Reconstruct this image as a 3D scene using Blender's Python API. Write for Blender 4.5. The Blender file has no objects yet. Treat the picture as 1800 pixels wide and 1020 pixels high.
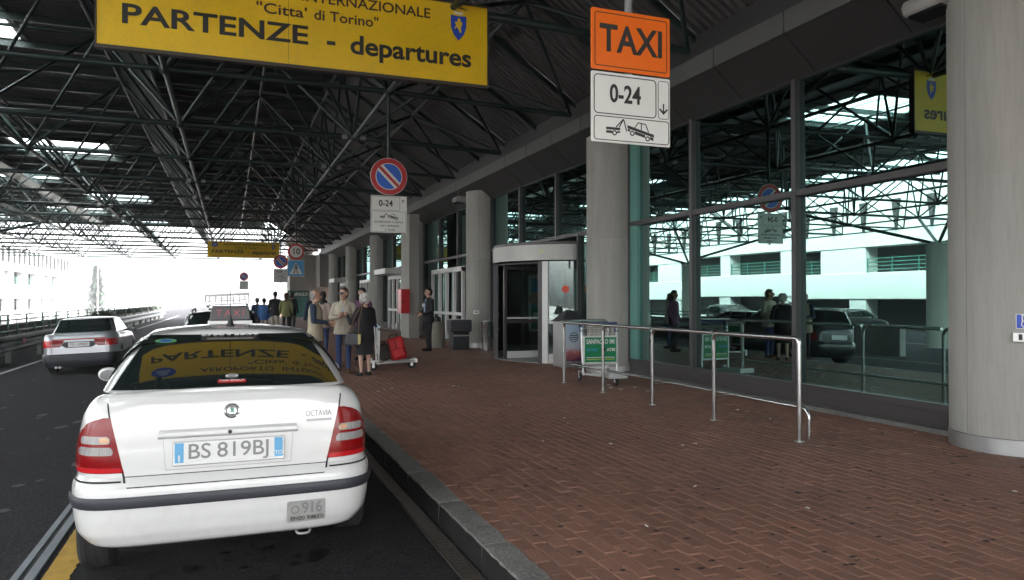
import bpy, bmesh, math, random
from mathutils import Vector, Matrix, Quaternion
random.seed(7)
R = math.radians
PI = math.pi
scene = bpy.context.scene
COL = scene.collection

# ------------------------------------------------------------------ camera
CAM_H = 1.66
YAW = math.atan(496 / 1300.0)
cam_data = bpy.data.cameras.new('camera')
cam = bpy.data.objects.new('camera', cam_data)
COL.objects.link(cam)
cam_data.sensor_width = 36.0
cam_data.lens = 26.0
cam_data.clip_start = 0.05
cam_data.clip_end = 4000
cam.location = (0, 0, CAM_H)
cam.rotation_euler = (R(90 + math.degrees(math.atan(16 / 1300.0))), 0, -YAW)
scene.camera = cam

# ------------------------------------------------------------------ sky, sun, exposure
SUN_EL, SUN_AZ = R(55), R(118)
world = bpy.data.worlds.new('World')
scene.world = world
world.use_nodes = True
wn = world.node_tree.nodes
wl = world.node_tree.links
wn.clear()
w_out = wn.new('ShaderNodeOutputWorld')
w_bg = wn.new('ShaderNodeBackground')
w_sky = wn.new('ShaderNodeTexSky')
w_sky.sky_type = 'NISHITA'
w_sky.sun_disc = False
w_sky.sun_elevation = SUN_EL
w_sky.sun_rotation = SUN_AZ
w_sky.dust_density = 4.0
w_sky.air_density = 1.0
w_hs = wn.new('ShaderNodeHueSaturation')
w_hs.inputs['Saturation'].default_value = 0.12
wl.new(w_sky.outputs[0], w_hs.inputs['Color'])
wl.new(w_hs.outputs[0], w_bg.inputs['Color'])
w_bg.inputs['Strength'].default_value = 0.15
wl.new(w_bg.outputs[0], w_out.inputs[0])

sun_d = bpy.data.lights.new('sun', 'SUN')
sun_d.energy = 1.5
sun_d.angle = R(14)
sun_d.color = (1.0, 0.97, 0.92)
sun = bpy.data.objects.new('sun', sun_d)
COL.objects.link(sun)
sun.rotation_euler = (R(90) - SUN_EL, 0, PI - SUN_AZ)
sun.location = (-20, -20, 40)

scene.view_settings.view_transform = 'Standard'
scene.view_settings.look = 'None'
scene.view_settings.gamma = 1.0
scene.view_settings.exposure = 3.45
scene.render.engine = 'CYCLES'
scene.cycles.use_denoising = True
scene.cycles.max_bounces = 9
scene.cycles.diffuse_bounces = 5
scene.cycles.glossy_bounces = 5
scene.cycles.transparent_max_bounces = 12
scene.cycles.caustics_reflective = False
scene.cycles.caustics_refractive = False
scene.cycles.sample_clamp_indirect = 6.0

# ------------------------------------------------------------------ materials
MATS = {}

def M(name, col, rough=0.5, metal=0.0, spec=0.5, var=0.0, vscale=3.0, stretch=(1, 1, 1), bump=0.0, bscale=60.0,
      coat=0.0, rand=0.0, island=0.0, emis=0.0, dirt=0.0, dscale=0.7, dcol=(0.03, 0.028, 0.025), rvar=0.0, ior=1.5, alpha=1.0, speck=0.0, sscale=70.0, scol=(0.2, 0.2, 0.2)):
    if name in MATS:
        return MATS[name]
    m = bpy.data.materials.new(name)
    m.use_nodes = True
    nt = m.node_tree
    N, L = nt.nodes, nt.links
    b = N['Principled BSDF']
    b.inputs['Base Color'].default_value = (*col, 1)
    b.inputs['Roughness'].default_value = rough
    b.inputs['Metallic'].default_value = metal
    b.inputs['Specular IOR Level'].default_value = spec
    b.inputs['IOR'].default_value = ior
    b.inputs['Coat Weight'].default_value = coat
    b.inputs['Coat Roughness'].default_value = 0.03
    if emis:
        b.inputs['Emission Color'].default_value = (*col, 1)
        b.inputs['Emission Strength'].default_value = emis
    geo = N.new('ShaderNodeNewGeometry')
    mp = N.new('ShaderNodeMapping')
    mp.inputs['Scale'].default_value = stretch
    L.new(geo.outputs['Position'], mp.inputs['Vector'])
    src = None
    fac = None
    def mathn(op, a, bb):
        n = N.new('ShaderNodeMath')
        n.operation = op
        for i, x in enumerate((a, bb)):
            if isinstance(x, (int, float)):
                n.inputs[i].default_value = x
            else:
                L.new(x, n.inputs[i])
        return n.outputs[0]
    def noise(sc, det=5, rg=0.6):
        n = N.new('ShaderNodeTexNoise')
        n.inputs['Scale'].default_value = sc
        n.inputs['Detail'].default_value = det
        n.inputs['Roughness'].default_value = rg
        L.new(mp.outputs[0], n.inputs['Vector'])
        return n.outputs['Fac']
    terms = []
    if var:
        terms.append(mathn('MULTIPLY', mathn('SUBTRACT', noise(vscale), 0.5), var * 2.4))
    if rand:
        oi = N.new('ShaderNodeObjectInfo')
        terms.append(mathn('MULTIPLY', mathn('SUBTRACT', oi.outputs['Random'], 0.5), rand * 2))
    if island:
        terms.append(mathn('MULTIPLY', mathn('SUBTRACT', geo.outputs['Random Per Island'], 0.5), island * 2))
    if terms:
        f = 1.0
        for t in terms:
            f = mathn('ADD', f, t)
        mx = N.new('ShaderNodeMix')
        mx.data_type = 'RGBA'
        mx.blend_type = 'MULTIPLY'
        mx.inputs[0].default_value = 1
        mx.inputs[6].default_value = (*col, 1)
        cb = N.new('ShaderNodeCombineColor')
        for i in range(3):
            L.new(f, cb.inputs[i])
        L.new(cb.outputs[0], mx.inputs[7])
        src = mx.outputs[2]
    if dirt:
        dn = noise(dscale, 6, 0.7)
        cr = N.new('ShaderNodeMapRange')
        cr.inputs[1].default_value = 0.48
        cr.inputs[2].default_value = 0.75
        cr.inputs[4].default_value = dirt
        L.new(dn, cr.inputs[0])
        mx = N.new('ShaderNodeMix')
        mx.data_type = 'RGBA'
        L.new(cr.outputs[0], mx.inputs[0])
        if src:
            L.new(src, mx.inputs[6])
        else:
            mx.inputs[6].default_value = (*col, 1)
        mx.inputs[7].default_value = (*dcol, 1)
        src = mx.outputs[2]
    if speck:
        sn = noise(sscale, 2, 0.5)
        cr = N.new('ShaderNodeMapRange')
        cr.inputs[1].default_value = 0.50
        cr.inputs[2].default_value = 0.64
        cr.inputs[4].default_value = speck
        L.new(sn, cr.inputs[0])
        mx = N.new('ShaderNodeMix')
        mx.data_type = 'RGBA'
        L.new(cr.outputs[0], mx.inputs[0])
        if src:
            L.new(src, mx.inputs[6])
        else:
            mx.inputs[6].default_value = (*col, 1)
        mx.inputs[7].default_value = (*scol, 1)
        src = mx.outputs[2]
    if src:
        L.new(src, b.inputs['Base Color'])
    if rvar:
        L.new(mathn('ADD', mathn('MULTIPLY', mathn('SUBTRACT', noise(vscale * 1.7 + 1), 0.5), rvar * 2.4), rough), b.inputs['Roughness'])
    if bump:
        bn = N.new('ShaderNodeBump')
        bn.inputs['Strength'].default_value = bump
        bn.inputs['Distance'].default_value = 0.03 if bscale < 15 else 0.01
        L.new(noise(bscale, 4), bn.inputs['Height'])
        L.new(bn.outputs[0], b.inputs['Normal'])
    MATS[name] = m
    return m

def glass_mat(name, refl_col, trans_col, ior, rough=0.0, minr=0.0):
    m = bpy.data.materials.new(name)
    m.use_nodes = True
    N, L = m.node_tree.nodes, m.node_tree.links
    N.clear()
    o = N.new('ShaderNodeOutputMaterial')
    g = N.new('ShaderNodeBsdfGlossy')
    g.inputs['Color'].default_value = (*refl_col, 1)
    g.inputs['Roughness'].default_value = rough
    t = N.new('ShaderNodeBsdfTransparent')
    t.inputs['Color'].default_value = (*trans_col, 1)
    fr = N.new('ShaderNodeFresnel')
    fr.inputs['IOR'].default_value = ior
    mr = N.new('ShaderNodeMapRange')
    mr.inputs[3].default_value = minr
    L.new(fr.outputs[0], mr.inputs[0])
    ms = N.new('ShaderNodeMixShader')
    L.new(mr.outputs[0], ms.inputs[0])
    L.new(t.outputs[0], ms.inputs[1])
    L.new(g.outputs[0], ms.inputs[2])
    L.new(ms.outputs[0], o.inputs[0])
    MATS[name] = m
    return m

def skylight_mat(name, col):
    m = bpy.data.materials.new(name)
    m.use_nodes = True
    N, L = m.node_tree.nodes, m.node_tree.links
    N.clear()
    o = N.new('ShaderNodeOutputMaterial')
    a = N.new('ShaderNodeBsdfTranslucent')
    a.inputs['Color'].default_value = (*col, 1)
    t = N.new('ShaderNodeBsdfTransparent')
    t.inputs['Color'].default_value = (*col, 1)
    ms = N.new('ShaderNodeMixShader')
    ms.inputs[0].default_value = 0.45
    L.new(a.outputs[0], ms.inputs[1])
    L.new(t.outputs[0], ms.inputs[2])
    L.new(ms.outputs[0], o.inputs[0])
    MATS[name] = m
    return m

# ------------------------------------------------------------------ mesh helpers
def to_mat(m):
    return MATS[m] if isinstance(m, str) else m

class MB:
    def __init__(self):
        self.v, self.f, self.m = [], [], []
    def add(self, vs, fs, mi=0):
        o = len(self.v)
        self.v += [tuple(p) for p in vs]
        self.f += [tuple(i + o for i in q) for q in fs]
        self.m += [mi] * len(fs)
        return self
    def box(self, x0, x1, y0, y1, z0, z1, mi=0):
        v = [(x0, y0, z0), (x1, y0, z0), (x1, y1, z0), (x0, y1, z0), (x0, y0, z1), (x1, y0, z1), (x1, y1, z1), (x0, y1, z1)]
        return self.add(v, [(3, 2, 1, 0), (4, 5, 6, 7), (0, 1, 5, 4), (1, 2, 6, 5), (2, 3, 7, 6), (3, 0, 4, 7)], mi)
    def tube(self, pts, r, n=8, mi=0, closed=False):
        pts = [Vector(p) for p in pts]
        rr = r if isinstance(r, (list, tuple)) else [r] * len(pts)
        K = len(pts)
        up = None
        rings = []
        for i, p in enumerate(pts):
            if closed:
                d = pts[(i + 1) % K] - pts[i - 1]
            else:
                d = pts[min(i + 1, K - 1)] - pts[max(i - 1, 0)]
            d.normalize()
            if up is None:
                up = Vector((0, 0, 1)) if abs(d.z) < 0.9 else Vector((1, 0, 0))
            a = d.cross(up)
            if a.length < 1e-6:
                a = d.cross(Vector((0.3, 1, 0.2)))
            a.normalize()
            b = a.cross(d)
            up = b
            rings.append([p + (a * math.cos(2 * PI * j / n) + b * math.sin(2 * PI * j / n)) * rr[i] for j in range(n)])
        vs = [q for g in rings for q in g]
        fs = []
        for i in range(K if closed else K - 1):
            i2 = (i + 1) % K
            for j in range(n):
                fs.append((i * n + j, i2 * n + j, i2 * n + (j + 1) % n, i * n + (j + 1) % n))
        if not closed:
            fs.append(tuple(range(n)))
            fs.append(tuple(reversed(range((K - 1) * n, K * n))))
        return self.add(vs, [tuple(reversed(q)) for q in fs], mi)
    def lathe(self, prof, n=24, c=(0, 0, 0), axis='z', mi=0):
        vs, fs = [], []
        for r, h in prof:
            for j in range(n):
                a = 2 * PI * j / n
                x, y = r * math.cos(a), r * math.sin(a)
                vs.append((c[0] + x, c[1] + y, c[2] + h) if axis == 'z' else ((c[0] + h, c[1] + x, c[2] + y) if axis == 'x' else (c[0] + y, c[1] + h, c[2] + x)))
        for i in range(len(prof) - 1):
            for j in range(n):
                fs.append((i * n + j, i * n + (j + 1) % n, (i + 1) * n + (j + 1) % n, (i + 1) * n + j))
        if prof[0][0] > 1e-4:
            fs.append(tuple(reversed(range(n))))
        if prof[-1][0] > 1e-4:
            fs.append(tuple(range((len(prof) - 1) * n, len(prof) * n)))
        return self.add(vs, fs, mi)
    def ell(self, c, r, nu=14, nv=9, mi=0, mat=None):
        vs, fs = [], []
        for i in range(nv + 1):
            t = PI * i / nv
            for j in range(nu):
                a = 2 * PI * j / nu
                p = Vector((r[0] * math.sin(t) * math.cos(a), r[1] * math.sin(t) * math.sin(a), r[2] * math.cos(t)))
                if mat:
                    p = mat @ p
                vs.append(p + Vector(c))
        for i in range(nv):
            for j in range(nu):
                fs.append((i * nu + j, (i + 1) * nu + j, (i + 1) * nu + (j + 1) % nu, i * nu + (j + 1) % nu))
        return self.add(vs, fs, mi)
    def grid(self, fn, nu, nv, mi=0, flip=False):
        vs = [fn(i / nu, j / nv) for i in range(nu + 1) for j in range(nv + 1)]
        fs = []
        for i in range(nu):
            for j in range(nv):
                q = (i * (nv + 1) + j, (i + 1) * (nv + 1) + j, (i + 1) * (nv + 1) + j + 1, i * (nv + 1) + j + 1)
                fs.append(tuple(reversed(q)) if flip else q)
        return self.add(vs, fs, mi)
    def prism(self, poly, y0, y1, plane='xz', mi=0):
        """poly in (a,b) counter-clockwise seen from the low end of the extrusion axis."""
        n = len(poly)
        def P(a, b, y):
            return (a, y, b) if plane == 'xz' else ((y, a, b) if plane == 'yz' else (a, b, y))
        vs = [P(a, b, y0) for a, b in poly] + [P(a, b, y1) for a, b in poly]
        fs = [tuple(range(n)), tuple(reversed(range(n, 2 * n)))]
        for i in range(n):
            j = (i + 1) % n
            fs.append((j, i, i + n, j + n))
        return self.add(vs, fs, mi)
    def mesh(self, name, mats, smooth=35):
        me = bpy.data.meshes.new(name)
        me.from_pydata(self.v, [], self.f)
        for m in (mats if isinstance(mats, (list, tuple)) else [mats]):
            me.materials.append(to_mat(m))
        for p, mi in zip(me.polygons, self.m):
            p.material_index = mi
        bm = bmesh.new()
        bm.from_mesh(me)
        bmesh.ops.recalc_face_normals(bm, faces=bm.faces)
        bm.to_mesh(me)
        bm.free()
        if smooth:
            for p in me.polygons:
                p.use_smooth = True
            me.set_sharp_from_angle(angle=R(smooth))
        return me
    def build(self, name, mats, parent=None, smooth=35, bevel=0.0, loc=None, rot=None, seg=2):
        o = bpy.data.objects.new(name, self.mesh(name, mats, smooth))
        COL.objects.link(o)
        if parent is not None:
            o.parent = parent
        if loc:
            o.location = loc
        if rot:
            o.rotation_euler = rot
        if bevel:
            b = o.modifiers.new('bevel', 'BEVEL')
            b.width = bevel
            b.segments = seg
            b.limit_method = 'ANGLE'
            b.angle_limit = R(40)
            b.harden_normals = False
        return o

def inst(name, mesh, parent=None, loc=(0, 0, 0), rot=(0, 0, 0), scale=(1, 1, 1)):
    o = bpy.data.objects.new(name, mesh)
    COL.objects.link(o)
    if parent is not None:
        o.parent = parent
    o.location = loc
    o.rotation_euler = rot
    o.scale = scale
    return o

def tag(o, label=None, cat=None, group=None, kind=None):
    if label:
        o['label'] = label
    if cat:
        o['category'] = cat
    if group:
        o['group'] = group
    if kind:
        o['kind'] = kind
    return o

def thing(name, label, cat, loc=(0, 0, 0), rz=0.0, group=None):
    o = bpy.data.objects.new(name, None)
    COL.objects.link(o)
    o.empty_display_size = 0.2
    o.location = loc
    o.rotation_euler = (0, 0, rz)
    return tag(o, label, cat, group)

def copy_tree(o, parent=None):
    c = o.copy()
    COL.objects.link(c)
    c.parent = parent
    for ch in list(o.children):
        copy_tree(ch, c)
    return c

def chain(pts, rad, seg=5):
    """polyline with rounded corners"""
    pts = [Vector(p) for p in pts]
    out = [pts[0]]
    for i in range(1, len(pts) - 1):
        a, b, c = pts[i - 1], pts[i], pts[i + 1]
        r = min(rad, (a - b).length * 0.49, (c - b).length * 0.49)
        p, q = b + (a - b).normalized() * r, b + (c - b).normalized() * r
        for k in range(seg + 1):
            t = k / seg
            out.append((1 - t) ** 2 * p + 2 * t * (1 - t) * b + t * t * q)
    out.append(pts[-1])
    return out

def text_mesh(s, size, bold=0.0, width=None, align='CENTER', ext=0.0015, space=1.0):
    cu = bpy.data.curves.new('lettering', 'FONT')
    cu.body = s
    cu.size = size
    cu.align_x = align
    cu.align_y = 'CENTER'
    cu.extrude = ext
    cu.offset = bold
    cu.space_character = space
    cu.resolution_u = 4
    o = bpy.data.objects.new('lettering', cu)
    COL.objects.link(o)
    dg = bpy.context.evaluated_depsgraph_get()
    me = bpy.data.meshes.new_from_object(o.evaluated_get(dg))
    bpy.data.objects.remove(o)
    bpy.data.curves.remove(cu)
    if width:
        xs = [v.co.x for v in me.vertices]
        w = max(xs) - min(xs)
        k = width / w
        for v in me.vertices:
            v.co.x *= k
    return me

def text(name, s, size, mat, parent, loc, rot=(PI / 2, 0, 0), bold=0.0, width=None, align='CENTER', ext=0.0015, space=1.0):
    me = text_mesh(s, size, bold, width, align, ext, space)
    me.materials.clear()
    me.materials.append(to_mat(mat))
    o = bpy.data.objects.new(name, me)
    COL.objects.link(o)
    o.parent = parent
    o.location = loc
    o.rotation_euler = rot
    return o

def rrect(x0, x1, z0, z1, r, seg=5):
    pts = []
    for cx, cz, a0 in ((x1 - r, z0 + r, -90), (x1 - r, z1 - r, 0), (x0 + r, z1 - r, 90), (x0 + r, z0 + r, 180)):
        for k in range(seg + 1):
            a = R(a0 + 90 * k / seg)
            pts.append((cx + r * math.cos(a), cz + r * math.sin(a)))
    return pts

def ring_poly(mb, outer, inner, y0, y1, mi=0):
    """flat frame between two polygons of equal point count in xz, extruded y0..y1"""
    n = len(outer)
    vs = [(a, y0, b) for a, b in outer] + [(a, y0, b) for a, b in inner] + [(a, y1, b) for a, b in outer] + [(a, y1, b) for a, b in inner]
    fs = []
    for i in range(n):
        j = (i + 1) % n
        fs += [(i, j, n + j, n + i), (2 * n + j, 2 * n + i, 3 * n + i, 3 * n + j), (j, i, 2 * n + i, 2 * n + j), (n + i, n + j, 3 * n + j, 3 * n + i)]
    mb.add(vs, fs, mi)

def circ(cx, cz, r, n=40):
    return [(cx + r * math.cos(2 * PI * k / n), cz + r * math.sin(2 * PI * k / n)) for k in range(n)]

# basic palette
M('asphalt', (0.019, 0.0185, 0.022), 0.9, spec=.15, var=0.28, vscale=1.3, bump=0.8, bscale=160, dirt=0.5, dscale=0.6, dcol=(0.011, 0.0105, 0.012), rvar=0.1, speck=0.75, sscale=42, scol=(0.055, 0.053, 0.056))
M('asphalt_bay', (0.014, 0.0135, 0.015), 0.9, spec=.2, var=0.3, vscale=1.7, bump=0.8, bscale=170, dirt=0.6, dscale=1.1, dcol=(0.009, 0.009, 0.010), speck=0.7, sscale=48, scol=(0.045, 0.044, 0.045))
M('paver', (0.258, 0.126, 0.086), 0.62, var=0.22, vscale=0.8, bump=0.35, bscale=120, rand=0.16, dirt=0.55, dscale=0.9, dcol=(0.135, 0.082, 0.066), speck=0.35, sscale=75, scol=(0.08, 0.05, 0.045))
M('paver_field', (0.258, 0.126, 0.086), 0.62, var=0.22, vscale=0.8, bump=0.35, bscale=120, island=0.16, dirt=0.55, dscale=0.9, dcol=(0.135, 0.082, 0.066), speck=0.35, sscale=75, scol=(0.08, 0.05, 0.045))
M('joint', (0.52, 0.36, 0.28), 0.9, var=0.2, vscale=2.0)
M('kerb_face_rubber_shade', (0.03, 0.029, 0.028), 0.95, spec=.1, var=0.45, vscale=3, bump=1.0, bscale=60, dirt=0.7, dscale=1.5, dcol=(0.012, 0.0115, 0.011))  # tyre-rubber black front face, darkened further to put its shade in the colour
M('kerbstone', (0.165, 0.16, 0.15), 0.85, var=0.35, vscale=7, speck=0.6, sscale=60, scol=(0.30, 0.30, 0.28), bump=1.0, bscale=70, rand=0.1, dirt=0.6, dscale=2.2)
M('concrete', (0.35, 0.34, 0.31), 0.75, var=0.13, vscale=2.0, stretch=(1.6, 1.6, 0.12), bump=0.15, bscale=30, dirt=0.6, dscale=1.3, dcol=(0.20, 0.19, 0.168), speck=0.25, sscale=28, scol=(0.25, 0.24, 0.215))
M('concrete_wall', (0.33, 0.32, 0.30), 0.85, var=0.12, vscale=1.5, dirt=0.35, dscale=0.6, dcol=(0.18, 0.17, 0.16), bump=0.2, bscale=40)
M('white_wall', (0.50, 0.50, 0.49), 0.8, var=0.05, vscale=0.5)
M('tube_green', (0.013, 0.029, 0.027), 0.42, var=0.15, vscale=1.0)
M('tube_edge', (0.42, 0.43, 0.42), 0.45, metal=0.6)
M('steel', (0.62, 0.62, 0.61), 0.22, metal=1.0, rvar=0.08, vscale=9)
M('steel_dull', (0.45, 0.45, 0.45), 0.42, metal=0.9, var=0.1, vscale=6, rvar=0.1)
M('chrome', (0.8, 0.8, 0.8), 0.08, metal=1.0)
M('chrome_dark', (0.16, 0.16, 0.165), 0.3, metal=0.6)
M('aluminium', (0.68, 0.68, 0.67), 0.4, metal=0.7)
M('deck', (0.085, 0.08, 0.08), 0.7, var=0.12, vscale=0.6)
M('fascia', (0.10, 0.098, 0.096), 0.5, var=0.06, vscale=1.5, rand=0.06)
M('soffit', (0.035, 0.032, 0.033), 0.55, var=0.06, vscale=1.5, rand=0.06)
M('frame', (0.05, 0.043, 0.046), 0.4)
M('black', (0.012, 0.012, 0.013), 0.5)
M('black_gloss', (0.01, 0.01, 0.011), 0.12)
M('rubber', (0.018, 0.018, 0.019), 0.85, bump=0.2, bscale=80)
M('plastic_grey', (0.045, 0.046, 0.052), 0.55)
M('white_paint', (0.78, 0.78, 0.76), 0.45)
M('white_line', (0.45, 0.45, 0.44), 0.8, var=0.3, vscale=5, dirt=0.6, dscale=3)
M('yellow_line', (0.42, 0.25, 0.035), 0.85, var=0.3, vscale=9, dirt=0.55, dscale=6, dcol=(0.09, 0.06, 0.03), bump=0.3)
M('sign_yellow', (0.90, 0.56, 0.003), 0.36, var=0.06, vscale=1.2, dirt=0.35, dscale=1.6, dcol=(0.66, 0.43, 0.05), rvar=.1, speck=.12, sscale=25, scol=(.45, .3, .06))
M('sign_orange', (0.85, 0.155, 0.004), 0.32, var=0.03)
M('sign_white', (0.74, 0.74, 0.70), 0.38, var=0.05, vscale=4)
M('sign_red', (0.52, 0.018, 0.022), 0.35)
M('sign_blue', (0.018, 0.125, 0.62), 0.35)
M('sign_cyan', (0.06, 0.34, 0.68), 0.35)
M('logo_blue', (0.02, 0.07, 0.5), 0.4)
M('ink', (0.016, 0.014, 0.013), 0.5)
M('ink_brown', (0.04, 0.012, 0.01), 0.5)
M('sign_back', (0.2, 0.2, 0.2), 0.5, metal=0.3)
M('wood_frame', (0.05, 0.038, 0.03), 0.6)
glass_mat('facade_glass', (0.27, 0.43, 0.405), (0.14, 0.25, 0.23), 2.4, minr=0.02, rough=0.006)
glass_mat('clear_glass', (0.85, 0.95, 0.93), (0.66, 0.75, 0.73), 1.7, minr=0.05)
skylight_mat('skylight', (0.8, 0.85, 0.85))
# ================================================================== GROUND, ROAD, PAVEMENT
PAV = 0.17            # pavement level above the road
g = MB(); g.box(-900, 900, -400, 1500, -4.6, -4.5)
M('far_ground', (0.3, 0.3, 0.28), 0.9, var=0.1, vscale=0.05)
tag(g.build('ground', 'far_ground', smooth=0), kind='structure')
RL = -0.33             # the left lanes fall away to this level
def road_z(x):
    if x >= 1.28: return 0.0
    if x >= -1.2: return -0.13 * (1.28 - x) / 2.48
    return max(RL, -0.13 + 0.04 * (x + 1.2))
g = MB()
g.prism([(12.0, 0), (12.0, -1.2), (-10.4, -1.2), (-10.4, RL), (-6.2, RL), (-1.2, -.13), (1.28, 0)], -60, 260, 'xz')
g.prism([(-10.405, RL), (-10.405, -1.2), (-27, -1.2), (-27, RL)], -60, 52, 'xz')
tag(g.build('road', 'asphalt', smooth=0), kind='structure')
g = MB(); g.prism([(-1.1, road_z(-1.1) + .001), (1.27, .001), (1.27, .004), (-1.1, road_z(-1.1) + .004)], -8, 70, 'xz')
tag(g.build('taxi_bay_asphalt', 'asphalt_bay', smooth=0), kind='structure')
g = MB(); g.prism([(-5.70, road_z(-5.70) + .004), (-5.56, road_z(-5.56) + .004), (-5.56, road_z(-5.56) + .007), (-5.70, road_z(-5.70) + .007)], -20, 95, 'xz')
tag(g.build('lane_line', 'white_line', smooth=0), kind='structure')
g = MB(); g.box(-15.0, -14.86, -20, 52, RL + 0.002, RL + 0.006)
tag(g.build('lane_line', 'white_line', smooth=0), kind='structure')
# yellow bay line with a worn ragged edge
rnd = random.Random(3)
mb = MB(); vs = []; fs = []
yy = [2.5 + 0.05 * i for i in range(0, 130)]
for i, y in enumerate(yy):
    vs += [(-1.105 - rnd.uniform(0, .006), y, road_z(-1.105) + 0.008), (-0.94 + rnd.uniform(-.012, .010), y, road_z(-.94) + 0.009)]
    if i:
        fs.append((2 * i - 2, 2 * i - 1, 2 * i + 1, 2 * i))
mb.add(vs, fs)
tag(mb.build('bay_line', 'yellow_line', smooth=0), kind='structure')

# steel expansion-joint rails sunk in the road, with the cross piece near the camera
t = thing('road_joint', 'twin steel expansion joint rails set in asphalt beside yellow line', 'road joint', (-1.185, 3.78, road_z(-1.185)))
t.rotation_euler = (0, -.05, 0)
M('joint_steel', (0.22, 0.24, 0.27), 0.45, metal=0.6, var=0.25, vscale=6)
mb = MB(); mb.box(-0.115, -0.065, 0.03, 40, -0.05, 0.014); mb.build('rail', 'joint_steel', t, 0, 0.004)
mb = MB(); mb.box(-0.030, 0.035, -2.0, 40, -0.05, 0.016); mb.build('rail', 'joint_steel', t, 0, 0.004)
mb = MB(); mb.box(-0.062, -0.033, -2.0, 40, -0.05, 0.006); mb.build('rubber_seal', 'rubber', t, 0)
mb = MB(); mb.box(-1.6, -0.065, -0.015, 0.028, -0.05, 0.015); mb.build('cross_rail', 'joint_steel', t, 0, 0.004)
mb = MB(); mb.box(-1.6, -0.067, -0.06, -0.017, -0.05, 0.006); mb.build('rubber_seal', 'rubber', t, 0)

# gutter drain: frame and slats
KX0, KX1 = 1.43, 1.615
t = thing('drain_grate', 'long rusty slotted steel drain grate in gutter along kerb', 'grate', (1.352, 0, 0))
M('grate_steel', (0.085, 0.073, 0.064), 0.6, metal=0.5, var=0.4, vscale=7)
mb = MB(); mb.box(-0.064, -0.052, 1.5, 40, -0.03, 0.012); mb.build('edge_bar', 'grate_steel', t, 0)
mb = MB(); mb.box(0.052, 0.064, 1.5, 40, -0.03, 0.012); mb.build('edge_bar', 'grate_steel', t, 0)
mb = MB(); mb.box(-0.052, 0.052, 1.5, 40, -0.03, 0.0025); mb.build('channel', 'black', t, 0)
mb = MB()
y = 1.5
while y < 16:
    mb.box(-0.052, 0.052, y, y + 0.016, -0.02, 0.011)
    y += 0.036
tag(mb.build('slat_row', 'grate_steel', t, 0), kind='stuff')

# pavement slab, kerb stones, pavers
mb = MB(); mb.box(KX1 - 0.005, 12.0, -8, 90, 0.0, PAV - 0.012)
pav = tag(mb.build('pavement', 'joint', smooth=0), kind='structure')
kroot = thing('kerb', None, None); tag(kroot, kind='structure')
for k in ('label', 'category'):
    if k in kroot: del kroot[k]
kmesh = []
for q in range(4):
    rr = random.Random(q)
    prof = [(KX0 + .012, -0.1), (KX0, 0.02), (KX0 + .003, PAV - 0.03), (KX0 + 0.006, PAV - 0.010), (KX0 + 0.014, PAV - 0.001), (KX1 - 0.006, PAV + 0.004), (KX1, PAV - 0.02), (KX1, -0.1)]
    mb = MB()
    NS = 14
    vs, fs = [], []
    n = len(prof)
    for i in range(NS + 1):
        for a, b in prof:
            d = 0.010 if i in (0, NS) else 0
            chip = rr.uniform(-.004, .004)
            vs.append((a + chip + d * (1 if a < 1.5 else -1), i * 0.988 / NS, b - d * (b > 0.1) + chip * .5))
    for i in range(NS):
        for j in range(n):
            j2 = (j + 1) % n
            fs.append((i * n + j, i * n + j2, (i + 1) * n + j2, (i + 1) * n + j))
    fs.append(tuple(range(n))); fs.append(tuple(reversed(range(NS * n, NS * n + n))))
    mb.add(vs, fs)
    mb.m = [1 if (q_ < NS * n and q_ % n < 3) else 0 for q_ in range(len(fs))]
    kmesh.append(mb.mesh('kerb_stone', ['kerbstone', 'kerb_face_rubber_shade'], 40))
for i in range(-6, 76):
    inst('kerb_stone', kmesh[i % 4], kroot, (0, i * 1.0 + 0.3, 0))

PW, PL, JT = 0.110, 0.205, 0.0085
def paver_box(mb, x, y, dz, tilt, w=PW, l=PL):
    b = 0.005
    z1, z0 = PAV + dz, PAV - 0.03
    x0, x1, y0, y1 = x + JT / 2, x + w - JT / 2, y + JT / 2, y + l - JT / 2
    tx, ty = tilt
    vs = [(x0, y0, z0), (x1, y0, z0), (x1, y1, z0), (x0, y1, z0),
          (x0, y0, z1 - b), (x1, y0, z1 - b), (x1, y1, z1 - b), (x0, y1, z1 - b),
          (x0 + b, y0 + b, z1 - tx - ty), (x1 - b, y0 + b, z1 + tx - ty), (x1 - b, y1 - b, z1 + tx + ty), (x0 + b, y1 - b, z1 - tx + ty)]
    fs = [(8, 9, 10, 11)]
    for i in range(4):
        j = (i + 1) % 4
        fs += [(i, j, 4 + j, 4 + i), (4 + i, 4 + j, 8 + j, 8 + i)]
    mb.add(vs, fs)
spots = []
rp = random.Random(11)
nx = int((7.35 - KX1) / PW)
cy_, sy_ = math.cos(YAW), math.sin(YAW)
for i in range(nx):
    x = KX1 + i * PW
    off = (0.5 if i % 2 else 0.0) * PL + rp.uniform(-.006, .006)
    y = 0.8 + off
    while y < 34:
        zc = (y + .1) * cy_ + (x + .06) * sy_
        xc = (x + .06) * cy_ - (y + .1) * sy_
        u = 900 + 1300 * xc / zc
        v = 526 + 1300 * 1.49 / zc
        if -60 < u < 1900 and v < 1060:
            big = 1.0 / zc if (20 < u < 1785 and v < 1010) else 0
            spots.append((big, x, y))
        y += PL
spots.sort(reverse=True)
pm = []
for q in range(10):
    mb = MB()
    paver_box(mb, 0, 0, rp.uniform(-.0015, .002), (rp.uniform(-.0009, .0009), rp.uniform(-.0009, .0009)))
    pm.append(mb.mesh('paver', 'paver', 0))
mb = MB()
for k, (b, x, y) in enumerate(spots):
    if k < 300:
        inst('paver', pm[k % 10], pav, (x, y, 0))
    else:
        paver_box(mb, x, y, rp.uniform(-.0015, .002), (rp.uniform(-.0009, .0009), rp.uniform(-.0009, .0009)))
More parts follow.
